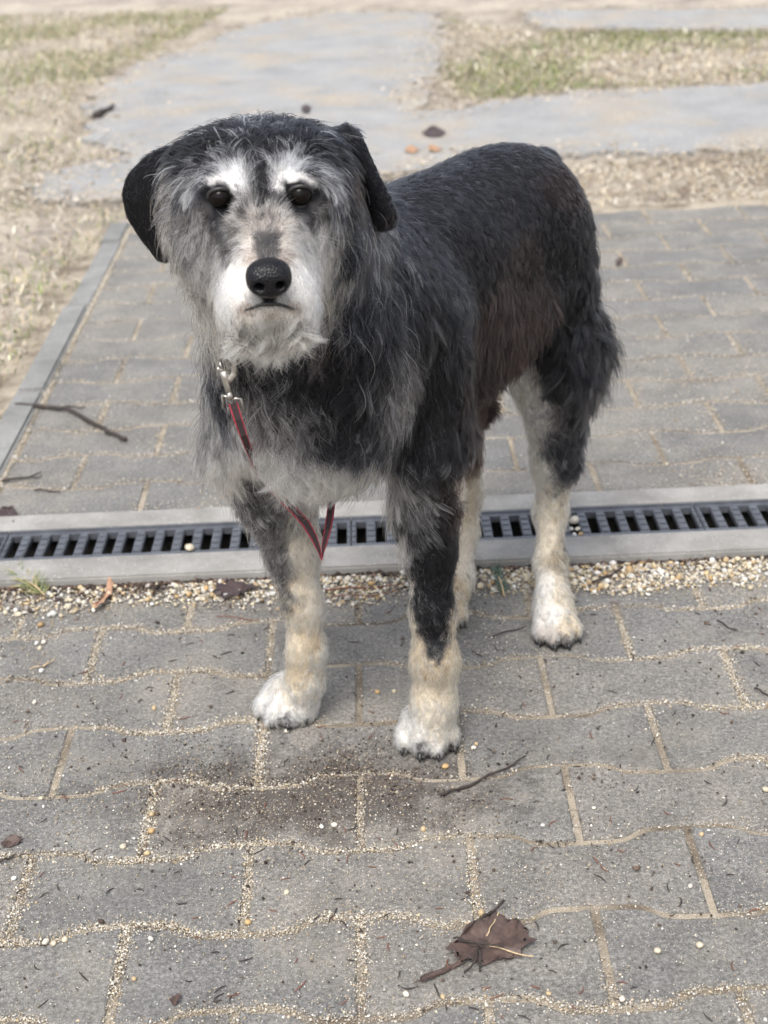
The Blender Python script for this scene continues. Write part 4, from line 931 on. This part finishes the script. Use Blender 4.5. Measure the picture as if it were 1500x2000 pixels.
 (1060,970,CM,SV,.3,.013,0,1,.25,.3),(1095,985,CM,TN,.4,.014,.2,1,.3,.4),(1060,1060,CM,W,.3,.012,0,1,.25,.3),(1100,1080,TN,DG,.35,.015,.3,1,.35,.4),(1060,1150,W,CM,.4,.013,0,1,.25,.4),(1105,1160,CM,TN,.4,.014,.3,1,.3,.4),(1075,1205,W,CM,.3,.013,-.1,1,.3,.4),(1110,1225,CM,TN,.5,.012,.3,1,.3,.3),(1070,1245,PK,W,.4,.011,-.2,1,.25,.3),(1100,1255,PK,K,.4,.009,.1,1,.2,.2),
 # fore leg, dark stripe down its front
 (850,1000,K,SV,.15,.026,.1,1,.3,.3),(880,990,KB,K,.3,.022,.3,.9,.3,.2),(800,1010,SV,K,.5,.034,0,1,.35,.4),(790,1060,SV,CM,.4,.022,-.2,1,.3,.3),(842,1080,K,KS,.2,.012,0,1,.2,.2),(870,1060,K,KB,.3,.013,.3,1,.2,.2),(845,1150,K,KS,.2,.014,0,1,.2,.2),(830,1120,K,SV,.2,.016,0,1,.25,.2),(850,1232,K,TN,.25,.013,0,1,.2,.2),(848,1265,KS,TN,.4,.013,0,1,.2,.2),
 (796,1140,CM,DG,.3,.012,-.2,1,.25,.2),(887,1130,TN,CM,.3,.012,.3,1,.25,.2),(800,1215,CM,TN,.5,.012,-.1,1,.25,.2),(884,1215,TN,CM,.4,.012,.2,1,.25,.2),(820,1270,TN,SV,.3,.014,.1,1,.25,.2),(885,1280,TN,CM,.4,.013,.1,1,.25,.2),(845,1310,TN,CM,.55,.013,0,1,.25,.2),(810,1340,CM,TN,.4,.013,-.1,1,.25,.2),(870,1350,CM,TN,.3,.013,.1,1,.25,.2),(840,1390,CM,W,.4,.013,0,1,.25,.2),(810,1430,W,CM,.45,.016,-.3,1,.35,.5),(850,1440,CM,W,.6,.015,0,1,.35,.5),(880,1430,CM,W,.4,.013,.2,1,.3,.4),(845,1465,W,CM,.2,.013,0,1,.3,.5),(800,1465,W,CM,.2,.015,-.4,1,.3,.4),
 # far fore leg
 (500,960,DG,SV,.35,.030,-.4,1,.4,.5),(525,1000,DG,SV,.35,.026,-.3,1,.35,.5),(530,1060,DG,SV,.35,.024,-.6,.9,.45,.5),(540,1110,DG,SV,.35,.022,-.6,.9,.45,.5),(556,1170,DG,TN,.45,.016,-.5,.9,.4,.4),(590,1010,CM,G,.3,.02,0,1,.3,.3),(590,1070,CM,SV,.3,.014,.1,1,.25,.2),(575,1140,CM,TN,.3,.014,0,1,.25,.2),(610,1130,CM,W,.5,.013,.1,1,.25,.2),(570,1200,CM,TN,.5,.014,.1,1,.25,.2),(615,1200,CM,W,.4,.013,.2,1,.25,.2),(575,1270,CM,TN,.5,.013,0,1,.25,.2),(605,1260,TN,CM,.5,.013,.1,1,.25,.2),(630,1280,CM,W,.4,.014,.3,1,.3,.3),(580,1320,TN,CM,.6,.013,0,1,.25,.3),(620,1340,CM,W,.4,.015,.3,1,.3,.4),(570,1360,CM,W,.4,.014,-.1,1,.3,.3),(540,1385,W,CM,.35,.018,-.7,.7,.35,.5),(580,1400,W,CM,.2,.016,-.2,1,.3,.4),(620,1395,W,CM,.3,.015,.2,1,.3,.4),(530,1410,W,CM,.2,.017,-.6,.9,.3,.4),(575,1420,W,CM,.2,.014,-.1,1,.25,.4),
 # far hind leg
 (893,930,KB,TN,.4,.016,.1,1,.25,.2),(900,960,CM,TN,.4,.013,0,1,.25,.2),(920,1010,CM,TN,.4,.013,.2,1,.25,.2),(915,1060,CM,W,.3,.013,.2,1,.25,.2),(905,1120,CM,W,.4,.013,.1,1,.25,.2),
]
def zone_len(x, y, L):
    if x > 770 and y < 620: return L * 0.52                      # smooth back
    if y > 1020: return L * (0.72 if y > 1360 or (x > 1000 and y > 1190) else 0.78)   # legs, paws
    if y > 640: return L * 0.84
    return L
anc_p, anc_f, anc_s, anc_c1, anc_c2, anc_w = [], [], [], [], [], []
EAR_A = [i for i, q in enumerate(COAT) if q[:2] == (300, 330)][0]
for (x, y, c1, c2, w, L, dx, dy, lift, curl) in COAT:
    d = Vector(ray(x, y)); d.normalize()
    hit = bvh.ray_cast(Vector(CAMP), d)
    p = hit[0]
    if p is None:
        best = None
        for Yq in np.linspace(1.1, 1.85, 60):
            q = bvh.find_nearest(Vector(gY(x, y, Yq)))
            if best is None or q[3] < best[1]: best = (q[0], q[3])
        p = best[0]
    f = dx * CR - dy * CU; f = f / np.linalg.norm(f)
    anc_p.append(p[:]); anc_f.append(f); anc_s.append((zone_len(x, y, L), lift, min(1.0, curl * 1.35) if y > 600 and x < 900 else curl)); anc_c1.append(c1); anc_c2.append(c2); anc_w.append(w)
# the far side of the body, out of the picture: the same coat
for (p, c1, c2, w, L, f) in [((-.02, 1.56, .50), KS, G, .15, .025, (.5, .7, -.4)), ((.205, 1.775, .556), KS, K, .3, .010, (.3, .3, -1)), ((.24, 1.80, .47), K, DG, .2, .020, (.1, .2, -1)), ((.262, 1.775, .36), K, DG, .3, .026, (.1, 0, -1)), ((.08, 1.68, .5), KS, KB, .3, .02, (.5, .7, -.4)), ((0.03, 1.6, .42), KB, BR, .3, .03, (.4, .6, -.8)), ((.16, 1.79, .46), K, DG, .2, .03, (.3, .4, -1)),
                             ((-.13, 1.48, .46), K, DG, .2, .035, (.2, .5, -.8)), ((-.08, 1.40, .60), KS, SV, .2, .03, (0, .6, -.3)), ((-.1, 1.36, .68), KS, SV, .15, .018, (0, 1, -.2)), ((.0, 1.47, .58), KS, G, .15, .02, (.6, .8, 0)),
                             ((.07, 1.45, .2), TN, CM, .4, .015, (0, .2, -1)), ((-.1, 1.5, .2), TN, CM, .4, .015, (0, .2, -1)), ((.24, 1.72, .2), TN, DG, .4, .02, (.1, .3, -1)), ((0, 1.5, .34), KB, BR, .4, .02, (.2, .5, -1)), ((.1, 1.6, .39), KB, BR, .4, .012, (.2, .4, -1)), ((.13, 1.70, .38), KB, BR, .4, .010, (.1, .2, -1)), ((.115, 1.68, .34), BR, TN, .4, .010, (.1, .2, -1))]:
    anc_p.append(p); f = np.array(f, float); anc_f.append(f / np.linalg.norm(f)); anc_s.append((L, .3, .3)); anc_c1.append(c1); anc_c2.append(c2); anc_w.append(w)
anc_p, anc_f, anc_s, anc_c1, anc_c2, anc_w = [np.array(a, float) for a in (anc_p, anc_f, anc_s, anc_c1, anc_c2, anc_w)]
anc_ear = np.zeros(len(anc_p), bool); anc_ear[EAR_A:EAR_A + 13] = True
EAR_PTS = np.array(EAR_PTS)
LC1, LC2 = np.log(anc_c1), np.log(anc_c2)
def coat(P0, jit=None):
    """blend of the nearest anchors: colours in log space, sharp borders; ears take only the ear anchors"""
    P = P0 if jit is None else P0 + jit
    out = [np.zeros((len(P), k)) for k in (3, 3, 3, 3, 1)]
    for a in range(0, len(P), 15000):
        Q = P0[a:a + 15000]
        near_ear = np.min(((Q[:, None, :] - EAR_PTS[None]) ** 2).sum(-1), 1) < 0.0125 ** 2
        hq = (Q - HC) @ np.array(HAX).T / np.array([0.063, 0.080, 0.056])
        ear = near_ear & ((hq ** 2).sum(1) > 1.25)
        Q = P[a:a + 15000]; d2 = ((Q[:, None, :] - anc_p[None]) ** 2).sum(-1) + 3e-6
        d2 = np.where(ear[:, None] == anc_ear[None], d2, d2 + 0.01)
        w = d2 ** -2.1; w /= w.sum(1, keepdims=True); w2 = d2 ** -3.6; w2 /= w2.sum(1, keepdims=True)
        for o, s, ww in zip(out, (anc_f, anc_s, LC1, LC2, anc_w[:, None]), (w, w2, w2, w2, w2)): o[a:a + 15000] = ww @ s
    out[2] = np.exp(out[2]); out[3] = np.exp(out[3])
    return out

# skin takes the colour of its undercoat
_, _, sc1, sc2, sw = coat(BV_)
skin = np.exp(np.log(sc1) * (1 - 0.4 * sw) + np.log(sc2) * 0.4 * sw) * 0.62
t = NT('skin'); t.color(t.attr('tint')); t.rough(0.9); t.spec(0.1); M_SKIN = t.m
body = mesh_obj('body', BV_ - DOG0, BF_, M_SKIN, dog, True); point_color(body.data, skin)

# eyes, lids, nose, lip line, claws
t = NT('eye_dark'); t.color((0.004, 0.003, 0.0026)); t.rough(0.05); t.spec(0.12); M_EYE = t.m
M_LID = mat_plain('dark_eyelid', (0.010, 0.009, 0.009), 0.5, scale=300)
t = NT('nose_leather'); p = t.coord(); t.color(t.ramp(t.noise(p, 500, 3), [(0.3, (0.0035, 0.0035, 0.0045)), (0.7, (0.009, 0.009, 0.011))])); t.rough(0.30); t.spec(0.20)
v = t.vor(p, 520); t.bump(v, 0.7, 0.0008); M_NOSE = t.m
for e in EYES:
    bm = bmesh.new(); bmesh.ops.create_uvsphere(bm, u_segments=24, v_segments=16, radius=0.0096)
    o = bm_obj('eye', bm, M_EYE, dog, True); o.location = e + HF * 0.0022 - DOG0
    ringp = []; nring = 28
    for q in range(nring + 1):
        a = 2 * math.pi * q / nring
        ringp.append(e + HF * (0.0066 - 0.0030 * abs(math.cos(a)) ** 2) + HR * 0.0100 * math.cos(a) + HU * ((0.0100 if math.sin(a) > 0 else 0.0088) * math.sin(a) - 0.0002) - DOG0)
    Vr, Fr = sweep(ringp, [0.0018] * (nring + 1), 8, False); mesh_obj('eyelid', Vr, Fr, M_LID, dog, True)
NC = P3(525, 543, 1.126)
Nf = Field(NC - 0.034, NC + 0.034, 0.0013)
def np_(r, f, u): return NC + r * HR + f * HF + u * HU
Nf.ell(np_(0, -0.003, 0.0045), (0.0165, 0.0135, 0.0095), HAX, 0.006)
Nf.ell(np_(-0.0080, 0.0, -0.002), (0.0100, 0.0120, 0.0105), HAX, 0.006)
Nf.ell(np_(0.0080, 0.0, -0.002), (0.0100, 0.0120, 0.0105), HAX, 0.006)
Nf.ell(np_(0, 0.000, -0.007), (0.0105, 0.0115, 0.0095), HAX, 0.006)
for sgn in (-1, 1):
    Nf.cone(np_(sgn * 0.0088, 0.016, -0.0025), np_(sgn * 0.0070, -0.001, 0.000), 0.0042, 0.003, 0.003, -1)
    Nf.cone(np_(sgn * 0.0105, 0.014, -0.004), np_(sgn * 0.0165, 0.008, -0.0068), 0.0017, 0.0013, 0.003, -1)
Nf.cone(np_(0, 0.0155, -0.006), np_(0, 0.013, -0.02), 0.0010, 0.0010, 0.002, -1)
Vn, Fn = Nf.mesh(); Vn = Nf.relax(Vn, Fn, 2); mesh_obj('nose', Vn - DOG0, Fn, M_NOSE, dog, True)
def on_body(x, y, out=0.0):
    d = Vector(ray(x, y)); d.normalize(); h = bvh.ray_cast(Vector(CAMP), d)
    p = h[0] if h[0] is not None else bvh.find_nearest(Vector(gY(x, y, 1.14)))[0]
    return np.array(p) - np.array(d) * out
lip = [on_body(x, y, 0.0002) - DOG0 for x, y in ((478, 606), (490, 602), (503, 597), (516, 594), (528, 593), (541, 594), (555, 597), (568, 602), (580, 606))]
Vl, Fl = sweep(lip, [0.0006, .0010, .0013, .0016, .0019, .0016, .0013, .0010, .0006], 8); mesh_obj('lip', Vl, Fl, M_LID, dog, True)
for c, d in CLAWS:
    bm = bmesh.new(); bmesh.ops.create_uvsphere(bm, u_segments=12, v_segments=8, radius=1)
    o = bm_obj('toe_pad', bm, M_LID, dog, True); o.scale = (0.0072, 0.0085, 0.0042); o.location = c - d * 0.0085 - UPV * 0.0058 - DOG0
M_CLAW = mat_plain('black_claw', (0.012, 0.011, 0.011), 0.45, scale=300)
for c, d in CLAWS:
    q = [c - d * 0.007, c - d * 0.002, c + d * 0.0025 - UPV * 0.0020, c + d * 0.0058 - UPV * 0.0062]
    Vc, Fc = sweep([a - DOG0 for a in q], [0.0032, 0.003, 0.0022, 0.0008], 8); mesh_obj('claw', Vc, Fc, M_CLAW, dog, True)

# ---- fur
def grow_fur():
    r = np.random.default_rng(5)
    a, b, c = BV_[tris[:, 0]], BV_[tris[:, 1]], BV_[tris[:, 2]]
    nr = np.cross(b - a, c - a); ar = np.linalg.norm(nr, axis=1) * .5; cen = (a + b + c) / 3
    view = CAMP - cen; view /= np.linalg.norm(view, axis=1, keepdims=True)
    facing = (nr / (2 * ar[:, None] + 1e-12) * view).sum(1)
    hd = np.linalg.norm(cen - hp(0, .06, -.02), axis=1)
    den = np.where(hd < 0.13, 2.3e6, np.where(cen[:, 2] < 0.30, 2.2e6, 1.7e6)) * FUR_DENSITY
    den = den * np.clip(0.35 + 1.3 * (facing + 0.5), 0.35, 1.0)
    den[cen[:, 2] < 0.006] = 0
    w = ar * den; N = int(w.sum())
    ti = r.choice(len(tris), N, p=w / w.sum())
    u, v = r.random(N), r.random(N); s = u + v > 1; u[s], v[s] = 1 - u[s], 1 - v[s]
    P = a[ti] + u[:, None] * (b - a)[ti] + v[:, None] * (c - a)[ti]
    # smooth normals
    vn = np.zeros_like(BV_)
    for q in range(3): np.add.at(vn, tris[:, q], nr)
    vn /= np.linalg.norm(vn, axis=1, keepdims=True) + 1e-12
    Nn = vn[tris[ti, 0]] * (1 - u - v)[:, None] + vn[tris[ti, 1]] * u[:, None] + vn[tris[ti, 2]] * v[:, None]
    Nn /= np.linalg.norm(Nn, axis=1, keepdims=True) + 1e-12
    keep = np.ones(N, bool)
    for e in EYES:
        D = P - (e + HF * 0.006); keep &= ((D @ HR) / 0.0112) ** 2 + ((D @ HU) / 0.0096) ** 2 + ((D @ HF) / 0.02) ** 2 > 1
    keep &= np.linalg.norm((P - NC) / np.array([.0185, .02, .0165]), axis=1) > 1
    P, Nn = P[keep], Nn[keep]; N = len(P)
    f, st, c1, c2, cw = coat(P, r.normal(0, 1, P.shape) * np.where(np.linalg.norm(P - HC, axis=1) < .14, .0032, .0050)[:, None])
    L = st[:, 0] * np.clip(r.normal(1, .22, N), .45, 1.7); lift = st[:, 1]; curl = st[:, 2]
    de = np.min([np.linalg.norm(P - (e + HF * .006), axis=1) for e in EYES], axis=0)
    L = np.minimum(L, 0.003 + 1.1 * np.clip(de - 0.012, 0, 1))
    dl = np.min(np.linalg.norm(P[:, None] - LEASH_PTS[None], axis=2), axis=1) if N < 1 else np.full(N, 1.0)
    for q in LEASH_PTS: dl = np.minimum(dl, np.linalg.norm(P - q, axis=1))
    L = np.where(dl < 0.024, L * 0.45, L)
    L = np.minimum(L, 0.003 + 1.2 * np.clip(np.linalg.norm(P - NC, axis=1) - 0.017, 0, 1))
    fl = f - (f * Nn).sum(1)[:, None] * Nn; m = np.linalg.norm(fl, axis=1, keepdims=True)
    dn = np.array([0, 0, -1.0]) - (Nn[:, 2:3] * -1) * Nn
    fl = np.where(m > .15, fl / (m + 1e-9), dn / (np.linalg.norm(dn, axis=1, keepdims=True) + 1e-9))
    # clumps: each strand follows the lock it is nearest to
    step = 30; gi = np.arange(0, N, step); kd = KDTree(len(gi))
    for k, i in enumerate(gi): kd.insert(Vector(P[i]), k)
    kd.balance()
    cl = np.fromiter((kd.find(Vector(p))[1] for p in P), np.int64, N)
    g = len(gi)
    def unit(v): return v / (np.linalg.norm(v, axis=1, keepdims=True) + 1e-9)
    side = np.cross(Nn, fl)
    gsway = r.normal(0, .42, g); glift = np.clip(r.normal(1, .3, g), .3, 1.8); gph = r.uniform(0, 6.28, g); gturn = r.normal(0, .5, g)
    sw = gsway[cl] + r.normal(0, .20, N); li = np.clip(lift * glift[cl] * np.clip(r.normal(1, .25, N), .3, 2), .05, 1.2)
    d0 = unit(fl * np.cos(sw)[:, None] + side * np.sin(sw)[:, None])
    stray = r.random(N) < 0.03
    li = np.where(stray, li + .35, li); L = np.where(stray, L * 1.25, L)
    n = 8
    X = np.zeros((N, n, 3)); X[:, 0] = P - Nn * 0.0012
    seg = L / (n - 1); ph = gph[cl] + r.normal(0, .5, N)
    grav = np.clip(L / 0.05, 0, 1) * 0.65
    turn = (gturn[cl] + r.normal(0, .25, N)) * (0.4 + curl)
    for j in range(1, n):
        t = (j - .5) / (n - 1)
        d = d0 + Nn * (li * (1.35 - 1.5 * t))[:, None] + np.array([0, 0, -1.0]) * (grav * t)[:, None]
        bend = turn * t + curl * 0.75 * np.sin(ph + t * (4.0 + 3.5 * curl))
        d = d + side * bend[:, None] + Nn * (curl * 0.35 * np.cos(ph + t * 5.5))[:, None]
        X[:, j] = X[:, j - 1] + unit(d) * seg[:, None]
    # pull towards the lock's own strand
    GX = X[gi]
    tt = (np.arange(n) / (n - 1)) ** 1.3
    pull = np.clip(0.04 + 0.95 * np.clip((L - .006) / .026, 0, 1), 0, .88) * np.where(stray, .2, 1) * r.uniform(.6, 1.1, N)
    pull = np.where((P[:, 2] < .075) & (L > .006), np.maximum(pull, .62), pull)
    off = X - GX[cl]
    X = X - off * (pull[:, None] * tt[None])[:, :, None] * np.array([1, 1, 1])
    X[..., 2] = np.maximum(X[..., 2], 0.0012)
    # colour by strand
    sel = 0.55 * r.random(g)[cl] + 0.45 * r.random(N)
    sel = np.where(sel < .5, 2 * sel * sel, 1 - 2 * (1 - sel) ** 2) if False else sel
    two = (sel < 0.12 + 0.76 * cw[:, 0] - 0.12 * (1 - cw[:, 0]) ** 3)[:, None]
    col = np.where(two, c2, c1) * np.clip(r.normal(1, .18, N), .5, 1.5)[:, None] * np.clip(r.normal(1, .24, g), .45, 1.6)[cl][:, None]
    col = np.clip(col, 0.003, 0.9)
    hd2 = np.linalg.norm(P - hp(0, .06, -.02), axis=1)
    rad0 = np.where(L > .02, 0.00021, 0.00017) * np.where((hd2 < .14) & (L > .012), 1.35, 1.0) * r.uniform(.7, 1.3, N) * np.where(two[:, 0] & (c2.mean(1) > .3) & (c1.mean(1) < .2), 1.6, 1.0)
    prof = np.array([.9, 1, 1, .95, .85, .7, .5, .22])
    R = rad0[:, None] * prof[None]
    hc = bpy.data.hair_curves.new('fur'); hc.add_curves([n] * N)
    hc.attributes['position'].data.foreach_set('vector', np.ascontiguousarray(X - DOG0, np.float32).ravel())
    ra = hc.attributes.get('radius') or hc.attributes.new('radius', 'FLOAT', 'POINT')
    ra.data.foreach_set('value', R.astype(np.float32).ravel())
    ca = hc.attributes.new('tint', 'FLOAT_COLOR', 'CURVE')
    cc = np.ones((N, 4), np.float32); cc[:, :3] = col; ca.data.foreach_set('color', cc.ravel())
    m = bpy.data.materials.new('dog_hair'); m.use_nodes = True; nt = m.node_tree
    nt.nodes.remove(nt.nodes['Principled BSDF'])
    at = nt.nodes.new('ShaderNodeAttribute'); at.attribute_name = 'tint'
    h = nt.nodes.new('ShaderNodeBsdfHairPrincipled'); h.parametrization = 'COLOR'
    nt.links.new(at.outputs['Color'], h.inputs['Color'])
    h.inputs['Roughness'].default_value = 0.38; h.inputs['Radial Roughness'].default_value = 0.45; h.inputs['Coat'].default_value = 0.0
    h.inputs['IOR'].default_value = 1.27
    nt.links.new(h.outputs[0], nt.nodes['Material Output'].inputs['Surface'])
    hc.materials.append(m)
    o = bpy.data.objects.new('fur', hc); C.objects.link(o); o.parent = dog
    tag(o, kind='stuff')
    print('FUR strands', N)

# ------------------------------------------------------------------ collar and leash
def outer(x, y, out):
    return on_body(x, y, out)
M_STEEL = mat_plain('worn_steel', (0.42, 0.40, 0.37), 0.38, metal=0.9, var=0.25, scale=150)
M_LEATHER = mat_plain('brown_red_leather', (0.065, 0.034, 0.028), 0.6, scale=80, bump=0.2)
cA, cB, cC = outer(446, 712, 0), outer(612, 640, 0), np.array([-0.035, 1.44, 0.60])
cc_ = np.array([-0.075, 1.365, 0.545]); nrm = np.cross(cB - cA, cC - cA); nrm /= np.linalg.norm(nrm)
if nrm[2] < 0: nrm = -nrm
cc_ = cc_ - nrm * (nrm @ (cc_ - cA)); ex = np.cross(nrm, [0, 1.0, 0]); ex /= np.linalg.norm(ex); ey = np.cross(nrm, ex)
Vc, Fc = [], []; nseg = 56
for q in range(nseg):
    a = 2 * math.pi * q / nseg; d = ex * math.cos(a) + ey * math.sin(a)
    far = cc_ + d * 0.25; h = bvh.ray_cast(Vector(far), Vector(-d)); rr = np.linalg.norm(np.array(h[0]) - cc_) if h[0] is not None else 0.09
    rr = min(rr, 0.105) + 0.004
    for o_, w_ in ((0, -1), (0, 1), (0.0028, 1), (0.0028, -1)): Vc.append(cc_ + d * (rr + o_) + nrm * 0.011 * w_ - DOG0)
for q in range(nseg):
    for e in range(4): Fc.append((q * 4 + e, q * 4 + (e + 1) % 4, ((q + 1) % nseg) * 4 + (e + 1) % 4, ((q + 1) % nseg) * 4 + e))
mesh_obj('collar', Vc, Fc, M_LEATHER, dog)

leash = empty('leash', tuple(outer(456, 790, 0.03))); L0 = np.array(leash.location)
tag(leash, 'red edged dark leash with a steel snap hook hanging down the chest of the dog', 'leash')
t = NT('dark_webbing'); p = t.coord(); t.color(t.ramp(t.noise(p, 900, 2), [(0.3, (0.018, 0.012, 0.013)), (0.7, (0.055, 0.035, 0.037))])); t.rough(0.85); t.bump(t.noise(p, 1500), .4, .0006); M_WEB = t.m
M_RED = mat_plain('red_edging', (0.30, 0.030, 0.048), 0.75, var=0.3, scale=400, bump=0.3)
hd = 0.040
base = outer(447, 765, hd); Yh = base[1]
def hk(x, y, dy=0.0): return gY(x, y, Yh + dy) - L0
V, F = sweep([hk(430, 703, .004), hk(436, 698, .002), hk(445, 698), hk(454, 705), hk(459, 717), hk(457, 729), hk(450, 738), hk(446, 745)], [.0019, .0023, .0027, .0030, .0033, .0036, .0038, .0036], 10)
V2, F2 = sweep([hk(438, 724), hk(441, 738), hk(444, 752), hk(448, 766)], [.0045, .0040, .0034, .0032], 10)
V3, F3 = sweep([hk(424, 719), hk(428, 721), hk(438, 724)], [.0022, .0018, .0022], 8)
V4, F4 = sweep([hk(434, 722), hk(431, 712), hk(430, 703, .004)], [.0014, .0014, .0015], 8)
V, F = join([(V, F), (V2, F2), (V3, F3), (V4, F4)]); mesh_obj('snap_hook', V, F, M_STEEL, leash, True)
V, F = sweep([hk(444, 770), hk(449, 772), hk(455, 770)], [.0042, .0046, .0042], 10); mesh_obj('swivel', V, F, M_STEEL, leash, True)
V, F = sweep([hk(438, 797), hk(435, 772), hk(443, 774), hk(449, 780), hk(462, 778), hk(470, 778), hk(477, 804)], [.0016, .0019, .0019, .0019, .0019, .0019, .0016], 8)
mesh_obj('strap_ring', V, F, M_STEEL, leash, True)
path = [(455, 788, 13), (464, 818, 12.5), (475, 850, 11), (486, 880, 10), (499, 908, 10), (514, 932, 10), (532, 954, 10), (552, 976, 11), (576, 999, 12), (597, 1022, 13), (612, 1048, 11), (622, 1072, 7), (628, 1092, 3)]
n1 = 7; C3, W3 = [], []
for i, (x, y, w) in enumerate(path):
    if i < n1: C3.append(outer(x, y, (0.040, 0.041, 0.042, 0.042, 0.042, 0.042, 0.042)[i]))
for i in range(1, len(C3) - 1): C3[i] = (C3[i - 1] + C3[i] * 2 + C3[i + 1]) / 4
Ye = C3[-1][1]
for i in range(n1, len(path)): C3.append(gY(path[i][0], path[i][1], Ye - 0.012 + 0.002 * (i - n1)))
Yt = C3[-1][1]
for (x, y, w), dY in zip(((633, 1066, 7), (640, 1035, 11), (645, 1005, 12), (648, 978, 12), (652, 950, 12)), (0.006, 0.014, 0.03, 0.05, 0.075)):
    path.append((x, y, w)); C3.append(gY(x, y, Yt + dY))
C3 = np.array(C3) - L0
LEASH_PTS = np.array([on_body(x, y) for x, y in [(432, 700), (444, 712), (440, 730), (446, 745), (449, 765), (440, 780), (470, 785)] + [q[:2] for q in path[:8]]])
def ribbon(lo, hi, mat, name, thick):
    V, F = [], []
    for i, c in enumerate(C3):
        w = path[i][2] / 2 / FPX * 1.62
        tn = C3[min(i + 1, len(C3) - 1)] - C3[max(i - 1, 0)]; tn /= np.linalg.norm(tn)
        vw = FW; s_ = np.cross(tn, vw); s_ /= np.linalg.norm(s_)
        if s_ @ CR < 0: s_ = -s_
        s_ = s_ + vw * (0.35 if i < 12 else -0.3); nn = np.cross(s_, tn); nn /= np.linalg.norm(nn)
        for a_, b_ in ((lo, -1), (hi, -1), (hi, 1), (lo, 1)): V.append(c + s_ * w * a_ + nn * thick * b_)
    for i in range(len(C3) - 1):
        for e in range(4): F.append((i * 4 + e, i * 4 + (e + 1) % 4, (i + 1) * 4 + (e + 1) % 4, (i + 1) * 4 + e))
    F.append((0, 1, 2, 3)); F.append(tuple(len(V) - 4 + q for q in (3, 2, 1, 0)))
    return mesh_obj(name, V, F, mat, leash)
ribbon(-0.8, 0.8, M_WEB, 'strap', 0.0009); ribbon(-1.12, -0.8, M_RED, 'red_edge', 0.0013); ribbon(0.8, 1.12, M_RED, 'red_edge', 0.0013)
FUR_DENSITY = 1.0
grow_fur()

def whiskers():
    r = np.random.default_rng(77); n, N = 9, 34
    X = np.zeros((N, n, 3)); col = np.zeros((N, 4), np.float32); col[:, 3] = 1
    for i in range(N):
        sg = 1 if i % 2 else -1
        x = 527 + sg * r.uniform(28, 72); y = r.uniform(505, 590); p = on_body(x, y)
        d = HR * sg * r.uniform(.5, 1) + HF * r.uniform(0, .5) - HU * r.uniform(-.3, .6); L = r.uniform(.022, .05); b = r.normal(0, .3)
        X[i, 0] = p
        for j in range(1, n):
            t_ = j / (n - 1); q = d - HU * (1.2 * t_ + .3) * t_ + HR * b * t_ - HF * .5 * t_; X[i, j] = X[i, j - 1] + q / np.linalg.norm(q) * L / (n - 1)
        col[i, :3] = W if r.random() < .6 else KS
    hc = bpy.data.hair_curves.new('whiskers'); hc.add_curves([n] * N)
    hc.attributes['position'].data.foreach_set('vector', np.ascontiguousarray(X - DOG0, np.float32).ravel())
    ra = hc.attributes.get('radius') or hc.attributes.new('radius', 'FLOAT', 'POINT')
    ra.data.foreach_set('value', np.tile(np.linspace(.00030, .00012, n), N).astype(np.float32))
    ca = hc.attributes.new('tint', 'FLOAT_COLOR', 'CURVE'); ca.data.foreach_set('color', col.ravel())
    hc.materials.append(bpy.data.materials['dog_hair'])
    o = bpy.data.objects.new('whiskers', hc); C.objects.link(o); o.parent = dog; tag(o, kind='stuff')
whiskers()
